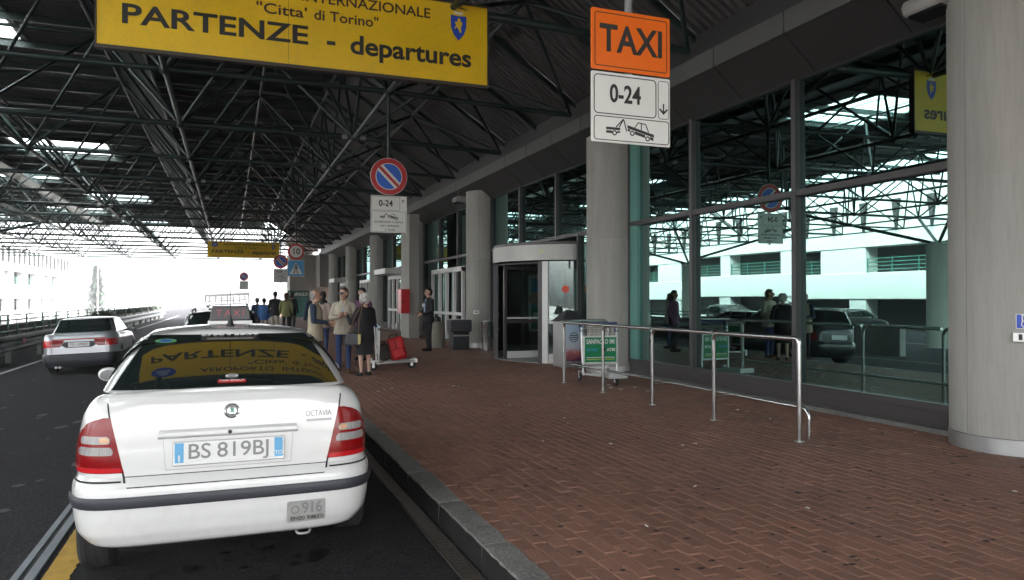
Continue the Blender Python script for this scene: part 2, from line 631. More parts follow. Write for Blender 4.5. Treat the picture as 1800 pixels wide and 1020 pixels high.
tag(mb.build('paver_field', 'paver_field', pav, 0), kind='stuff')
mb = MB(); mb.box(KX1, 7.35, 34.0, 90, PAV - 0.02, PAV)
M('paver_far', (0.15, 0.072, 0.05), 0.8, var=0.25, vscale=1.2)
mb.build('paved_strip', 'paver_far', pav, 0)

# old chewing-gum spots and cigarette ends on the pavers
rg = random.Random(5)
mb = MB()
for k in range(620):
    x = rg.uniform(1.7, 7.2); y = 3.2 + 14 * rg.random() ** 1.5
    a, r1 = rg.uniform(0, PI), rg.choice((.008, .012, .014, .019, .025))
    e = rg.uniform(.6, 1)
    n = 8
    vs = [(x + r1 * rg.uniform(.8, 1.1) * math.cos(2 * PI * j / n), y + e * r1 * rg.uniform(.8, 1.1) * math.sin(2 * PI * j / n), PAV + 0.0042) for j in range(n)]
    mb.add(vs, [tuple(range(n))])
M('gum', (0.02, 0.018, 0.019), 0.9)
tag(mb.build('gum_spots', 'gum', smooth=0), kind='stuff', label='dark trodden chewing gum spots dotted over brick pavers', cat='gum')
mb = MB()
for k in range(26):
    x = rg.uniform(1.8, 7.2); y = 3.6 + 11 * rg.random() ** 1.3
    a = rg.uniform(0, PI)
    dx, dy = .016 * math.cos(a), .016 * math.sin(a)
    mb.tube([(x - dx, y - dy, PAV + .008), (x + dx, y + dy, PAV + .008)], .004, 6)
for x, y in ((5.95, 11.0), (6.0, 10.75), (6.35, 10.9), (6.1, 11.35), (6.3, 10.4)):
    mb.box(x, x + .06, y, y + .035, PAV + .004, PAV + .009)
tag(mb.build('litter', 'sign_white', smooth=0), kind='stuff', label='scattered cigarette ends and paper scraps on brick pavers', cat='litter')

# oil drips and dark tyre-rubber blotches on the asphalt
M('oil', (0.006, 0.006, 0.0065), 0.55)
ro_ = random.Random(17); mb = MB()
for k in range(150):
    if k < 90: x, y = ro_.uniform(-.7, 1.15), 2.2 + 3.2 * ro_.random() + (ro_.random() < .3) * 8
    else: x, y = ro_.uniform(-4.8, -1.5), ro_.uniform(5, 26)
    n = 11; r1 = ro_.choice((.015, .02, .03, .05, .09)); ph = ro_.uniform(0, 6); z = .0095
    vs = [(x + r1 * (1 + .35 * math.sin(2 * a_ + ph) + ro_.uniform(-.2, .2)) * math.cos(a_), y + 1.3 * r1 * (1 + ro_.uniform(-.25, .25)) * math.sin(a_), z) for a_ in [2 * PI * j / n for j in range(n)]]
    mb.add([(p_[0], p_[1], road_z(p_[0]) + .008) for p_ in vs], [tuple(range(n))])
tag(mb.build('oil_spots', 'oil', smooth=0), kind='stuff', label='dark oil drips spotted over the asphalt of the lanes', cat='oil stain')
# ================================================================== TERMINAL BUILDING
GX = 7.5
COLY = [-3.2, 5.19, 13.5, 21.85, 30.2, 38.8, 47.4, 56.0]
term = thing('terminal_building', 'long glazed airport terminal front with round concrete columns and dark fascia', 'building', (0, 0, 0))
# round board-marked columns with a steel kick band and a shallow top collar
cm = MB()
n = 48
prof = [(0.56, PAV), (0.56, 2.86), (0.557, 2.868), (0.557, 2.876), (0.56, 2.884), (0.56, 4.98)]
cm.lathe(prof, n)
col_mesh = cm.mesh('column', 'concrete', 30)
km = MB(); km.lathe([(0.567, PAV), (0.567, PAV + 0.15), (0.557, PAV + 0.16)], n)
kick_mesh = km.mesh('kick_band', 'steel_dull', 30)
sm = MB()
for a in (205, 272, 330):
    x, y = 0.562 * math.cos(R(a - 20)), 0.562 * math.sin(R(a - 20))
    sm.tube([(x, y, PAV + .16), (x, y, 4.98)], 0.0025, 4)
M('seam', (0.2, 0.195, 0.18), 0.8)
seam_mesh = sm.mesh('board_seam', 'seam', 0)
for y in COLY:
    c = inst('column', col_mesh, term, (7.4, y, 0), rot=(0, 0, random.uniform(-.3, .3)))
    inst('kick_band', kick_mesh, c)
    inst('board_seam', seam_mesh, c)
# flat pier beside the fourth column (carries the red box)
mb = MB(); mb.box(6.35, 6.75, 27.6, 29.0, PAV, 4.9); mb.build('pier', 'concrete', term, 0, 0.02)

# plinth and ledge under the glazing
mb = MB(); mb.box(7.30, GX + .2, -6, 60, PAV - .03, PAV + 0.055); mb.build('ledge', 'kerbstone', term, 0, 0.01)
mb = MB(); mb.box(7.44, GX + .15, -6, 15.2, PAV + 0.05, 0.40); mb.box(7.44, GX + .15, 19.2, 60, PAV + 0.05, 0.40); mb.build('plinth', 'frame', term, 0, 0.008)
# glazing: panes, mullions, transoms
def vbar(y, z0, z1, w=0.075, mat='frame', d=0.09):
    b = MB(); b.box(GX - d, GX + .06, y - w / 2, y + w / 2, z0, z1); b.build('mullion', mat, term, 0, 0.006)
def hbar(y0, y1, z, h=0.09, mat='frame', d=0.075):
    b = MB(); b.box(GX - d, GX + .05, y0, y1, z - h / 2, z + h / 2); b.build('transom', mat, term, 0, 0.006)
rpane = random.Random(21)
def pane(y0, y1, z0, z1):
    mb = MB()
    # real panes are never dead flat: tiny tilt and a slight bow
    ty, tz = rpane.uniform(-.008, .008), rpane.uniform(-.007, .007)
    bw = rpane.uniform(-.006, .008)
    def fn(a, b):
        y = y0 + (y1 - y0) * a; z = z0 + (z1 - z0) * b
        return (GX + ty * (a - .5) + tz * (b - .5) + bw * (a * (1 - a) + b * (1 - b)), y, z)
    mb.grid(fn, 8, 8)
    mb.build('glass_pane', 'facade_glass', term, 60)
TZ, TOPZ = 3.15, 4.80
for bi in range(len(COLY) - 1):
    y0, y1 = COLY[bi] + 0.54, COLY[bi + 1] - 0.54
    lw = 0.42
    ms = [y0 + lw * 0] 
    nb = 3
    ys = [y0 + (y1 - y0) * k / nb for k in range(nb + 1)]
    if bi == 1:
        ys = [y0, 8.31, 10.8, y1]
    for k in range(nb):
        a, b = ys[k], ys[k + 1]
        zlo = 0.40
        if bi == 2:                                   # bay with the revolving door
            zlo = TZ if k == 1 else 0.40
        if zlo < TZ:
            if bi == 2 and k == 0: a2, b2 = a, 15.25
            elif bi == 2 and k == 2: a2, b2 = 19.15, b
            else: a2, b2 = a, b
            pane(a2, b2, 0.40, TZ)
        pane(a, b, TZ, TOPZ)
    for k in range(nb + 1):
        z0 = 0.40
        if bi == 2 and k in (1, 2): z0 = TZ
        vbar(ys[k], z0, TOPZ, 0.10 if k in (0, nb) else 0.085)
    hbar(y0, y1, TZ); hbar(y0, y1, TOPZ, 0.12)
    if bi == 2:
        hbar(y0, 15.25, 0.44); hbar(19.15, y1, 0.44); vbar(15.25, .4, TZ); vbar(19.15, .4, TZ)
    else:
        hbar(y0, y1, 0.44)
    if bi == 1:
        mb = MB(); mb.box(GX - 0.06, GX + .02, y1 - 0.34, y1 - 0.05, .40, TOPZ)
        M('green_panel', (0.12, 0.30, 0.26), 0.3); mb.build('side_panel', 'green_panel', term, 0)
    if bi >= 3:                                       # white framed sliding doors in the far bays
        ym = (y0 + y1) / 2
        mb = MB()
        for yy_ in (ym - 2.0, ym - .95, ym, ym + .95, ym + 2.0):
            mb.box(GX - 0.16, GX - .05, yy_ - .05, yy_ + .05, PAV, 2.75)
        mb.box(GX - 0.16, GX - .05, ym - 2.05, ym + 2.05, 2.62, 2.78)
        mb.box(GX - 0.16, GX - .05, ym - 2.0, ym + 2.0, 1.1, 1.2)
        mb.build('door_frame', 'white_paint', term, 0)
        if bi in (4, 6):
            mb = MB(); mb.box(6.45, GX - .1, ym - 1.7, ym + 1.0, 2.8, 3.05); mb.build('door_canopy', 'white_paint', term, 0, 0.02)
M('lamp_warm', (1.0, 0.42, 0.08), 0.5, emis=1.6)
for yy_, lb_ in ((10.55, 'left'), (10.15, 'right')):
    t = thing('hall_lamp', 'small glowing orange wall lamp inside hall, ' + lb_ + ' one of the pair', 'lamp', (12.0, yy_, 1.9), 0, 'orange lamps inside the hall')
    mb = MB(); mb.box(-.02, .05, -.12, .12, -.07, .07); mb.build('shade', 'lamp_warm', t, 0, .01)
    mb = MB(); mb.box(.051, .08, -.05, .05, -1.75, .05); mb.build('stand', 'frame', t, 0)
# dark hall behind the glass
M('hall_dark', (0.05, 0.06, 0.06), 0.7, var=0.3, vscale=.5)
mb = MB(); mb.box(16, 16.2, -6, 60, 0, 5.5); mb.box(GX + .2, 16, -6, 60, 0.1, PAV - .01); mb.box(GX + .2, 16, -6, 60, 4.95, 5.1); mb.box(GX + .3, 16, 59.5, 60, 0, 5); mb.box(GX + .3, 16, -6.2, -6, 0, 5)
mb.build('hall', 'hall_dark', term, 0)
# fascia strip and sloping soffit, panel by panel
P0, PITCH = 7.88, 1.53
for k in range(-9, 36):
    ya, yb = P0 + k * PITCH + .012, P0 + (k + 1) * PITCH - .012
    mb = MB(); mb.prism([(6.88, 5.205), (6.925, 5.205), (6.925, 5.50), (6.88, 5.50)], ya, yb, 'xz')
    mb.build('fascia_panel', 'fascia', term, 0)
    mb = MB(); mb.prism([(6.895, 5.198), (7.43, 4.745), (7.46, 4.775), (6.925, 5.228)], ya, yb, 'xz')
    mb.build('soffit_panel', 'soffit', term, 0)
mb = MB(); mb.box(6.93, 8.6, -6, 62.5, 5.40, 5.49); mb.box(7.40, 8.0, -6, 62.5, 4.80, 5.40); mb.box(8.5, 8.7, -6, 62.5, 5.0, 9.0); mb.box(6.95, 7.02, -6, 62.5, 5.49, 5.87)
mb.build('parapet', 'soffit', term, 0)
# concrete end block with the bank front
mb = MB(); mb.box(4.55, 8.8, 62.6, 66, 0, 5.3); mb.box(6.6, 8.8, 59.9, 62.55, 2.6, 5.25); mb.build('end_block', 'concrete_wall', term, 0, 0.03)
t = thing('bank_front', 'green glazed shopfront with white serif lettering in far concrete wall', 'shopfront', (5.2, 62.5, 0))
M('shop_green', (0.02, 0.11, 0.09), 0.3); M('shop_glass', (0.05, 0.2, 0.18), 0.15)
mb = MB(); mb.box(-.8, .85, -.06, 0.05, 1.75, 2.35); mb.build('sign_board', 'shop_green', t, 0)
mb = MB(); mb.box(-.8, .85, -.03, 0.05, PAV, 1.73); mb.build('shop_window', 'shop_glass', t, 0)
for x in (-.75, -.25, .25, .8):
    mb = MB(); mb.box(x - .025, x + .025, -.05, -.031, PAV, 1.73); mb.build('window_bar', 'frame', t, 0)
text('lettering', 'SANPAOLO', 0.36, 'white_paint', t, (0.02, -.065, 2.04), bold=.012, width=1.45)
# soffit flood lamps
def soffit_lamp(x, y, z, lab):
    t = thing('soffit_lamp', lab, 'lamp', (x, y, z), 0, 'flood lamps fixed under the terminal soffit')
    mb = MB(); mb.prism([(-.19, -.03), (-.15, -.12), (.12, -.15), (.2, -.05), (.2, .04), (-.15, .05)], -.26, .26, 'xz'); mb.build('housing', 'concrete_wall', t, 30, 0.03, seg=3)
    mb = MB(); mb.box(-.12, .1, -.2, .2, -.162, -.128); mb.build('lens', 'black_gloss', t, 0, rot=(0, .1, 0))
    mb = MB(); mb.box(-.03, .03, -.03, .03, .04, .35); mb.build('bracket', 'frame', t, 0)
soffit_lamp(7.02, 5.75, 4.86, 'pale flood lamp under soffit just above the nearest concrete column')
soffit_lamp(6.95, 23.0, 4.92, 'small pale flood lamp under soffit near third column')

# ================================================================== CANOPY SPACE FRAME
can = thing('canopy', 'dark green tubular space frame canopy with dark corrugated roof over roadway', 'canopy', (0, 0, 0))
LX = [6.84, 2.9, -1.1, -5.1, -9.1, -13.1, -17.1, -21.1]
LY = [14.4 + 4.4 * k for k in range(-6, 16)]
ZL, ZU = 5.74, 8.3
def lz(i): return ZL if i else 5.62
tube_m = MB(); tube_m.tube([(0, 0, 0), (0, 0, 1)], 1.0, 10)
TUBE = tube_m.mesh('tube', 'tube_green', 50)
members = {'chord_tube': [], 'diagonal_tube': []}
def mem(kind, a, b, r): members[kind].append((Vector(a), Vector(b), r))
UX = [(4.9, 6.98)] + [((LX[i] + LX[i + 1]) / 2, ZU) for i in range(1, len(LX) - 1)]
UY = [(LY[j] + LY[j + 1]) / 2 for j in range(len(LY) - 1)]
for j, y in enumerate(LY):
    for i in range(len(LX) - 1):
        mem('chord_tube', (LX[i], y, lz(i)), (LX[i + 1], y, lz(i + 1)), 0.066 if j % 2 else 0.052)
for i, x in enumerate(LX[1:], 1):
    for j in range(len(LY) - 1):
        mem('chord_tube', (x, LY[j], ZL), (x, LY[j + 1], ZL), 0.048)
for (x, z) in UX + [(2.9, ZU)]:
    for j in range(len(UY) - 1):
        mem('chord_tube', (x, UY[j], z), (x, UY[j + 1], z), 0.045)
for y in UY:
    row = [(6.84, 5.75), UX[0], (2.9, ZU)] + UX[1:]
    for a, b in zip(row[1:], row[2:]):
        mem('chord_tube', (a[0], y, a[1]), (b[0], y, b[1]), 0.045)
for i, x in enumerate(LX):
    for j, y in enumerate(LY):
        for ux, uz in UX:
            if abs(ux - x) < 2.2:
                for uy in UY:
                    if abs(uy - y) < 2.4:
                        mem('diagonal_tube', (x, y, lz(i)), (ux, uy, uz), 0.038)
        if i == 1:
            for uy in UY:
                if abs(uy - y) < 2.4:
                    mem('diagonal_tube', (x, y, ZL), (2.9, uy, ZU), 0.036)
def visible_size(a, b):
    best = 0
    for t in (0.02, .25, .5, .75, .98):
        p = a.lerp(b, t)
        zc = p.y * cy_ + p.x * sy_
        if zc < 1: continue
        u = 900 + 1300 * (p.x * cy_ - p.y * sy_) / zc; v = 526 - 1300 * (p.z - CAM_H) / zc
        if 0 < u < 1800 and 0 < v < 1020: best = max(best, 1 / zc)
    return best
for kind, lst in members.items():
    lst.sort(key=lambda q: -visible_size(q[0], q[1]))
    mb = MB()
    for k, (a, b, r) in enumerate(lst):
        d = b - a
        if k < 290:
            o = inst(kind, TUBE, can, a, scale=(r, r, d.length))
            o.rotation_mode = 'QUATERNION'
            o.rotation_quaternion = d.to_track_quat('Z', 'Y')
        else:
            mb.tube([a, b], r, 6)
    tag(mb.build(kind + '_group', 'tube_green', can, 50), kind='stuff')
# ball nodes with pale sleeves
nm = MB(); nm.ell((0, 0, 0), (.115, .115, .10), 10, 7, 0)
for s in (-1, 1):
    nm.tube([(s * .16, 0, 0), (s * .30, 0, 0)], 0.072, 10, 1)
NODE = nm.mesh('ball_node', ['tube_green', 'tube_edge'], 40)
nm = MB(); nm.ell((0, 0, 0), (.11, .11, .10), 8, 6, 0)
NODE2 = nm.mesh('ball_node', ['tube_green'], 40)
for i, x in enumerate(LX[1:], 1):
    for j, y in enumerate(LY):
        if visible_size(Vector((x, y, ZL)), Vector((x, y, ZL))) > 0 or -13.5 < x < 3:
            inst('ball_node', NODE if (i * 3 + j) % 5 < 2 else NODE2, can, (x, y, ZL))
# roof deck panels, purlins, skylights
def wave_deck():
    m = MATS['deck']; N, L = m.node_tree.nodes, m.node_tree.links
    wv = N.new('ShaderNodeTexWave'); wv.bands_direction = 'Y'; wv.inputs['Scale'].default_value = 1.9
    gp = N.new('ShaderNodeNewGeometry'); bp = N.new('ShaderNodeBump'); bp.inputs['Strength'].default_value = 0.9; bp.inputs['Distance'].default_value = 0.06
    L.new(gp.outputs['Position'], wv.inputs['Vector']); L.new(wv.outputs['Fac'], bp.inputs['Height']); L.new(bp.outputs[0], N['Principled BSDF'].inputs['Normal'])
wave_deck()
DZ = 8.62
XE = [2.9, -1.1, -5.1, -9.1, -13.1, -17.1, -21.3]
sky_rows = {2, 4, 7, 11, 15, 19}
mdeck = {}
for j in range(len(LY) - 2):
    ya, yb = LY[j], LY[j + 1]
    for i in range(len(XE) - 1):
        xa, xb = XE[i + 1], XE[i]
        sky = (j in sky_rows and i == 2 + (j % 2) * 0) or i == 5 or (i == 3 and j in (13, 17))
        mb = MB(); mb.box(xa + .01, xb - .01, ya + .01, yb - .01, DZ, DZ + .06)
        if sky:
            mb = MB(); mb.box(xa + .12, xb - .12, ya + .12, yb - .12, DZ + .02, DZ + .03)
            mb.build('skylight', 'skylight', can, 0)
            mb = MB(); ring = MB()
            for (a, b, c, d) in ((xa, xb, ya, ya + .14), (xa, xb, yb - .14, yb), (xa, xa + .14, ya + .14, yb - .14), (xb - .14, xb, ya + .14, yb - .14)):
                mb.box(a, b, c, d, DZ - .02, DZ + .08)
            for q in range(1, 3):
                mb.box(xa + (xb - xa) * q / 3 - .03, xa + (xb - xa) * q / 3 + .03, ya + .14, yb - .14, DZ - .02, DZ + .015)
            mb.build('skylight_frame', 'tube_edge', can, 0)
        else:
            mb.build('roof_panel', 'deck', can, 0)
    # sloping eave down to the fascia, two panels per module
    for (p, q, nm_) in (((2.9, DZ), (4.9, 7.28), 'up'), ((4.9, 7.28), (7.05, 5.86), 'low')):
        mb = MB(); mb.prism([p, q, (q[0] + .03, q[1] + .05), (p[0] + .03, p[1] + .05)], ya + .01, yb - .01, 'xz')
        if j >= 18 and nm_ == 'up':
            mb.build('skylight', 'skylight', can, 0)
        else:
            mb.build('roof_panel', 'deck', can, 0)
for y in [LY[0] + 2.2 * k for k in range(0, 2 * (len(LY) - 2) + 1)]:
    mb = MB(); mb.box(-21.2, 2.95, y - .05, y + .05, DZ - .19, DZ - .012); mb.build('purlin', 'tube_green', can, 0)
    mb = MB(); mb.prism([(2.95, DZ - .16), (6.95, 5.78), (6.95, 5.88), (2.95, DZ - .01)], y - .04, y + .04, 'xz'); mb.build('rafter', 'tube_green', can, 0)
for x in (2.92, -1.1, -5.1, -9.1, -13.1, -17.1):
    mb = MB(); mb.box(x - .12, x + .12, LY[0], LY[-2], DZ + .062, DZ + .09); mb.build('ridge_strip', 'deck', can, 0)
for x in (-2.6, -10.6, -18.6):
    mb = MB(); mb.box(x - .42, x + .42, LY[0], LY[-2], DZ - .42, DZ - .2); mb.build('gutter_box', 'tube_green', can, 0)
    for s in (-1, 1):
        mb = MB(); mb.tube([(x + s * .46, LY[0], DZ - .44), (x + s * .46, LY[-2], DZ - .44)], .05, 8); mb.build('gutter_pipe', 'tube_green', can, 50)
# concrete posts with fanning struts carrying the outer side of the canopy
pm_ = MB(); pm_.lathe([(.45, 0), (.45, 4.3), (.3, 4.45)], 28)
POST = pm_.mesh('support_post', 'concrete', 30)
for y in (5.6, 23.2, 40.8):
    t = thing('canopy_post', {5.6: 'round concrete canopy post across the roadway, nearest of the three to the camera', 23.2: 'middle round concrete canopy post across the roadway, mirrored in the glass', 40.8: 'farthest round concrete canopy post across the roadway'}[y], 'post', (-13.1, y, RL), 0, 'concrete posts carrying the outer canopy')
    inst('shaft', POST, t)
    for sx in (-1, 1):
        for sy in (-1, 1):
            mb = MB(); mb.tube([(0, 0, 4.35), (sx * 4.0, sy * 4.4, ZL - RL)], .07, 8); mb.build('strut', 'tube_green', t, 50)

# ================================================================== CAR PARK ACROSS THE ROAD, BARRIERS, FAR THINGS
park = thing('parking_building', 'long white multi storey car park with railed openings across the road', 'building', (-26.2, 18, 0))
M('rail_green', (0.03, 0.13, 0.10), 0.4)
M('park_dark', (0.035, 0.035, 0.035), 0.9)
LEN = 130
mb = MB(); mb.box(-14, -1.2, 0, LEN, -4.5, 6.5); mb.build('core', 'park_dark', park, 0)
def band(z0, z1, y0=0, y1=LEN, x0=-1.15, x1=0, nm='wall_band'):
    b = MB(); b.box(x0, x1, y0, y1, z0, z1); b.build(nm, 'white_wall', park, 0, 0.03)
band(5.3, 8.8); band(1.75, 3.55); band(-4.5, -2.9); band(-.9, 0.1, 36)
k = 0; y = 0.0
while y < LEN - 5:
    b = MB(); b.box(-1.1, -.05, y, y + (1.2 if k % 3 else 4.0), 3.5, 5.35); b.build('pier', 'white_wall', park, 0)
    b = MB(); b.box(-1.1, -.06, y, y + 1.4, 0.0, 1.8); b.build('pier', 'white_wall', park, 0)
    if y > 34:
        b = MB(); b.box(-1.1, -.06, y, y + 2.2, -3.0, -.85); b.build('pier', 'white_wall', park, 0)
    y0r = y + (1.2 if k % 3 else 4.0)
    b = MB()
    for zz in (3.75, 4.0, 4.25, 4.5):
        b.tube([(-.2, y0r, zz), (-.2, y + 7.2, zz)], .035, 6)
    for q in range(4):
        yy_ = y0r + (y + 7.2 - y0r) * q / 3
        b.box(-.25, -.17, yy_ - .03, yy_ + .03, 3.5, 4.55)
    b.build('railing', 'rail_green', park, 0)
    y += 7.2; k += 1
y = 0.5
while y < LEN:
    b = MB(); b.prism([(y, 8.3), (y + .55, 8.3), (y + .28, 6.3)], 0.012, 0.25, 'yz'); b.build('fin_slot', 'park_dark', park, 0)
    y += 2.6
# crash barrier with a bull-nose end and red reflector
t = thing('crash_barrier', 'grey steel crash barrier with rounded end and red reflector left of road', 'barrier', (-6.3, 25.9, RL))
M('galv', (0.22, 0.23, 0.23), 0.5, metal=0.4, var=0.2, vscale=3)
prof = [(0, .38), (.05, .43), (.05, .52), (-.02, .59), (-.02, .67), (.05, .74), (.05, .83), (0, .88)]
mb = MB()
mb.grid(lambda a, b: ((lambda p: (p[0], .0 + 60 * b, p[1]))(prof[round(a * 7)])), 7, 30)
mb.grid(lambda a, b: ((lambda p: (p[0] - .30 * (1 - math.cos(b * PI / 1.0)) * .5 - (0.0), -.22 * math.sin(b * PI), p[1]))(prof[round(a * 7)])), 7, 12)
mb.build('beam', 'galv', t, 30)
for k in range(14):
    mb = MB(); mb.box(-.16, -.03, 1.0 + 4 * k, 1.12 + 4 * k, -.02, .86); mb.build('post', 'galv', t, 0)
mb = MB(); mb.prism([(2.0, .70), (2.3, .72), (2.5, .64), (2.35, .55), (2.1, .57)], .05, .075, 'yz')
M('reflector', (0.6, 0.02, 0.03), 0.3); mb.build('reflector', 'reflector', t, 0)
t = thing('marker_post', 'pale square concrete post at the left edge beside barrier end', 'post', (-6.4, 25.3, RL))
mb = MB(); mb.box(-.12, .12, -.12, .12, 0, .93); mb.build('shaft', 'concrete_wall', t, 0, .02)
mb = MB(); mb.prism([(-.12, -.12), (.12, -.12), (.12, .12), (-.12, .12)], .931, .96, 'xy'); mb.build('cap', 'concrete_wall', t, 0)
# parapet wall and its railing
t = thing('parapet_wall', 'low weathered concrete parapet wall running behind crash barrier', 'wall', (-7.7, 20, RL))
for k in range(15):
    mb = MB(); mb.box(0, .28, k * 5 + .01, k * 5 + 4.99, -.02, 1.08); mb.build('wall_block', 'concrete_wall', t, 0, .015)
t = thing('parapet_railing', 'dark green tube railing with rounded end above concrete parapet', 'railing', (-7.36, 30, RL))
mb = MB(); mb.tube(chain([(0, 30, 1.42), (0, 0, 1.42), (0, 0, 1.24), (0, 30, 1.24)], .09), .028, 8); mb.build('rail_loop', 'rail_green', t, 50)
mb = MB(); mb.tube([(0, -6, .84), (0, 30, .84)], .035, 8); mb.build('lower_rail', 'rail_green', t, 50)
for k in range(11):
    mb = MB(); mb.box(-.03, .03, .9 + 2.6 * k, .98 + 2.6 * k, .5, 1.43); mb.build('post', 'rail_green', t, 0)
    mb = MB(); mb.box(.0, .06, -.6 + 2.6 * k, -.5 + 2.6 * k, .5, 1.06); mb.build('post', 'rail_green', t, 0)
# hedge planter further on
M('hedge', (0.035, 0.05, 0.03), 0.9, island=0.5)
t = thing('hedge_planter', 'long grey concrete planter with clipped dusty hedge along left road edge', 'planter', (-7.0, 47, RL))
mb = MB()
for k in range(8):
    mb.box(-.3, .3, k * 5.0, k * 5 + 4.6, -.02, .95)
    mb.box(-.36, .36, k * 5.0 + 4.62, k * 5 + 4.98, -.02, 1.22)
mb.build('trough', 'concrete_wall', t, 0, .02)
rh = random.Random(8); mb = MB()
for k in range(5200):
    p = Vector((rh.uniform(-.34, .34), rh.uniform(0, 40), .86 + .36 * rh.random() ** .7 + .08 * math.sin(k * .013)))
    d = Vector((rh.gauss(0, 1), rh.gauss(0, 1), rh.gauss(0, 1))).normalized(); e = d.orthogonal().normalized()
    s = rh.uniform(.05, .1)
    mb.add([p, p + d * s + e * s * .4, p + d * s * 1.6, p + d * s - e * s * .4], [(0, 1, 2, 3)])
tag(mb.build('foliage', 'hedge', t, 0), kind='stuff')
# pale far conifer, flagpole
M('conifer', (0.05, 0.085, 0.05), 0.9, island=0.5); M('bark', (0.09, 0.06, 0.045), 0.9)
t = thing('conifer_tree', 'tall pale hazy conifer tree beyond the far end of road', 'tree', (-24.5, 165, -4.5))
mb = MB(); mb.tube([(0, 0, 0), (0.1, 0, 6), (0, 0, 12.6)], [.35, .25, .05], 8); mb.build('trunk', 'bark', t, 50)
mb = MB(); rt = random.Random(4)
for k in range(16000):
    h = 1.5 + 11.3 * rt.random() ** 1.25
    rr = (13.0 - h) * .44 * (.75 + .35 * math.sin(h * 4.2 + 1)) + .15
    a = rt.uniform(0, 2 * PI); q = rr * math.sqrt(rt.uniform(.1, 1)) * (.8 + .3 * math.sin(a * 5 + h))
    p = Vector((q * math.cos(a), q * math.sin(a), h - q * .25))
    d = Vector((math.cos(a), math.sin(a), rt.uniform(-.6, .3))).normalized(); e = d.cross(Vector((0, 0, 1))).normalized()
    s = rt.uniform(.3, .62)
    mb.add([p, p + d * s * .6 + e * s * .22, p + d * s, p + d * s * .6 - e * s * .22], [(0, 1, 2, 3)])
tag(mb.build('crown', 'conifer', t, 0), kind='stuff')
t = thing('light_mast', 'thin pale lamp mast standing in front of far conifer', 'mast', (-20.6, 140, -4.5))
mb = MB(); mb.tube([(0, 0, 0), (0, 0, 13)], [.12, .07], 8); mb.build('shaft', 'white_paint', t, 50)
mb = MB(); mb.box(-.5, .5, -.15, .15, 13, 13.12); mb.build('lamp_head', 'white_paint', t, 0)

# ================================================================== SIGNS
def crest(parent, x, y, z, k=1.0, mb_only=False):
    a = MB()
    sh = [(-.09, .11), (-.09, -.02), (-.06, -.1), (0, -.17), (.06, -.1), (.09, -.02), (.09, .11), (0, .105)]
    a.prism([(x + p * k, z + q * k) for p, q in reversed(sh)], y - .004, y, 'xz')
    s = a.build('shield', 'logo_blue', parent, 0)
    a = MB()
    bull = [(-.01, .09), (.02, .085), (.03, .05), (.05, .03), (.04, .0), (.03, -.03), (.035, -.09), (.015, -.09), (.0, -.05), (-.03, -.02), (-.045, -.05), (-.055, -.04), (-.03, .01), (-.05, .03), (-.04, .045), (-.015, .04)]
    a.prism([(x + p * k * .9, z + (q) * k * .9) for p, q in reversed(bull)], y - .007, y - .0041, 'xz')
    a.build('emblem', 'sign_yellow', s, 0)
    a = MB(); a.prism([(x - .045 * k, z + .125 * k), (x + .045 * k, z + .125 * k), (x + .06 * k, z + .15 * k), (x - .06 * k, z + .15 * k)], y - .004, y, 'xz'); a.build('crown_band', 'sign_white', s, 0)
    a = MB()
    for q in range(9):
        cx = x + (q - 4) * .021 * k; cz = z + (.20 - .0011 * (q - 4) ** 2) * k
        a.prism(circ(cx, cz, .009 * k, 8), y - .004, y, 'xz')
    a.build('crown_beads', 'ink', s, 0)

def yellow_sign(y, lab):
    t = thing('departures_sign', lab, 'sign', (0.955, y, 4.69), 0, 'yellow departures signs hung across the road')
    W, Hh = 2.445, 1.10
    mb = MB(); mb.box(-W, W, 0, .09, 0, Hh); pn = mb.build('panel', 'sign_yellow', t, 0, .004)
    mb = MB(); mb.box(-W - .02, W + .02, -.012, .10, -.045, -.001); mb.box(-W - .02, W + .02, -.012, .10, Hh + .001, Hh + .03); mb.box(-W - .02, -W - .001, -.012, .10, -.001, Hh + .001); mb.box(W + .001, W + .02, -.012, .10, -.001, Hh + .001)
    mb.build('frame', 'wood_frame', t, 0)
    mb = MB(); mb.box(-.266, -.262, -.002, .0, 0.004, Hh - .004); mb.build('panel_seam', 'ink_brown', t, 0)
    text('lettering', 'PARTENZE', .335, 'ink', t, (-1.105, -.003, .385), bold=.007, width=2.16, ext=.0015)
    text('lettering', '-', .3, 'ink', t, (.275, -.003, .36), bold=.012, width=.11, ext=.0015)
    text('lettering', 'departures', .345, 'ink', t, (1.365, -.003, .34), bold=.0085, width=1.68, ext=.0015)
    for w_, x_, wd in (('AEROPORTO', -.82, 1.18), ('INTERNAZIONALE', .755, 1.71)):
        text('lettering', w_, .19, 'ink_brown', t, (x_, -.003, .905), bold=.002, width=wd, ext=.0015)
    for w_, x_, wd in (('"Citta\'', -.345, .62), ('di', .125, .13), ('Torino"', .58, .64)):
        text('lettering', w_, .19, 'ink_brown', t, (x_, -.003, .68), bold=.002, width=wd, ext=.0015)
    mb = MB(); mb.prism([(-1.98 + .20 * math.cos(2 * PI * k / 40), .885 + .165 * math.sin(2 * PI * k / 40)) for k in reversed(range(40))], -.004, -.0005, 'xz'); lg = mb.build('logo_disc', 'logo_blue', t, 0)
    a = MB()
    for q in range(4):
        a.box(-2.1 + .02 * q, -1.86 - .02 * q, -.0075, -.0045, .82 + .045 * q, .84 + .045 * q)
    a.build('logo_bars', 'sign_white', lg, 0)
    crest(t, 2.02, -.001, .80, 1.25)
    for x in (-2.05, -.3, 1.95):
        mb = MB(); mb.tube([(x, .13, .3), (x, .13, 1.17)], .025, 8); mb.build('hanger', 'tube_green', t, 50)
    return t
yellow_sign(9.90, 'big yellow departures sign hanging over the nearest white taxi')
yellow_sign(57.0, 'small distant yellow departures sign above the far taxi rank')

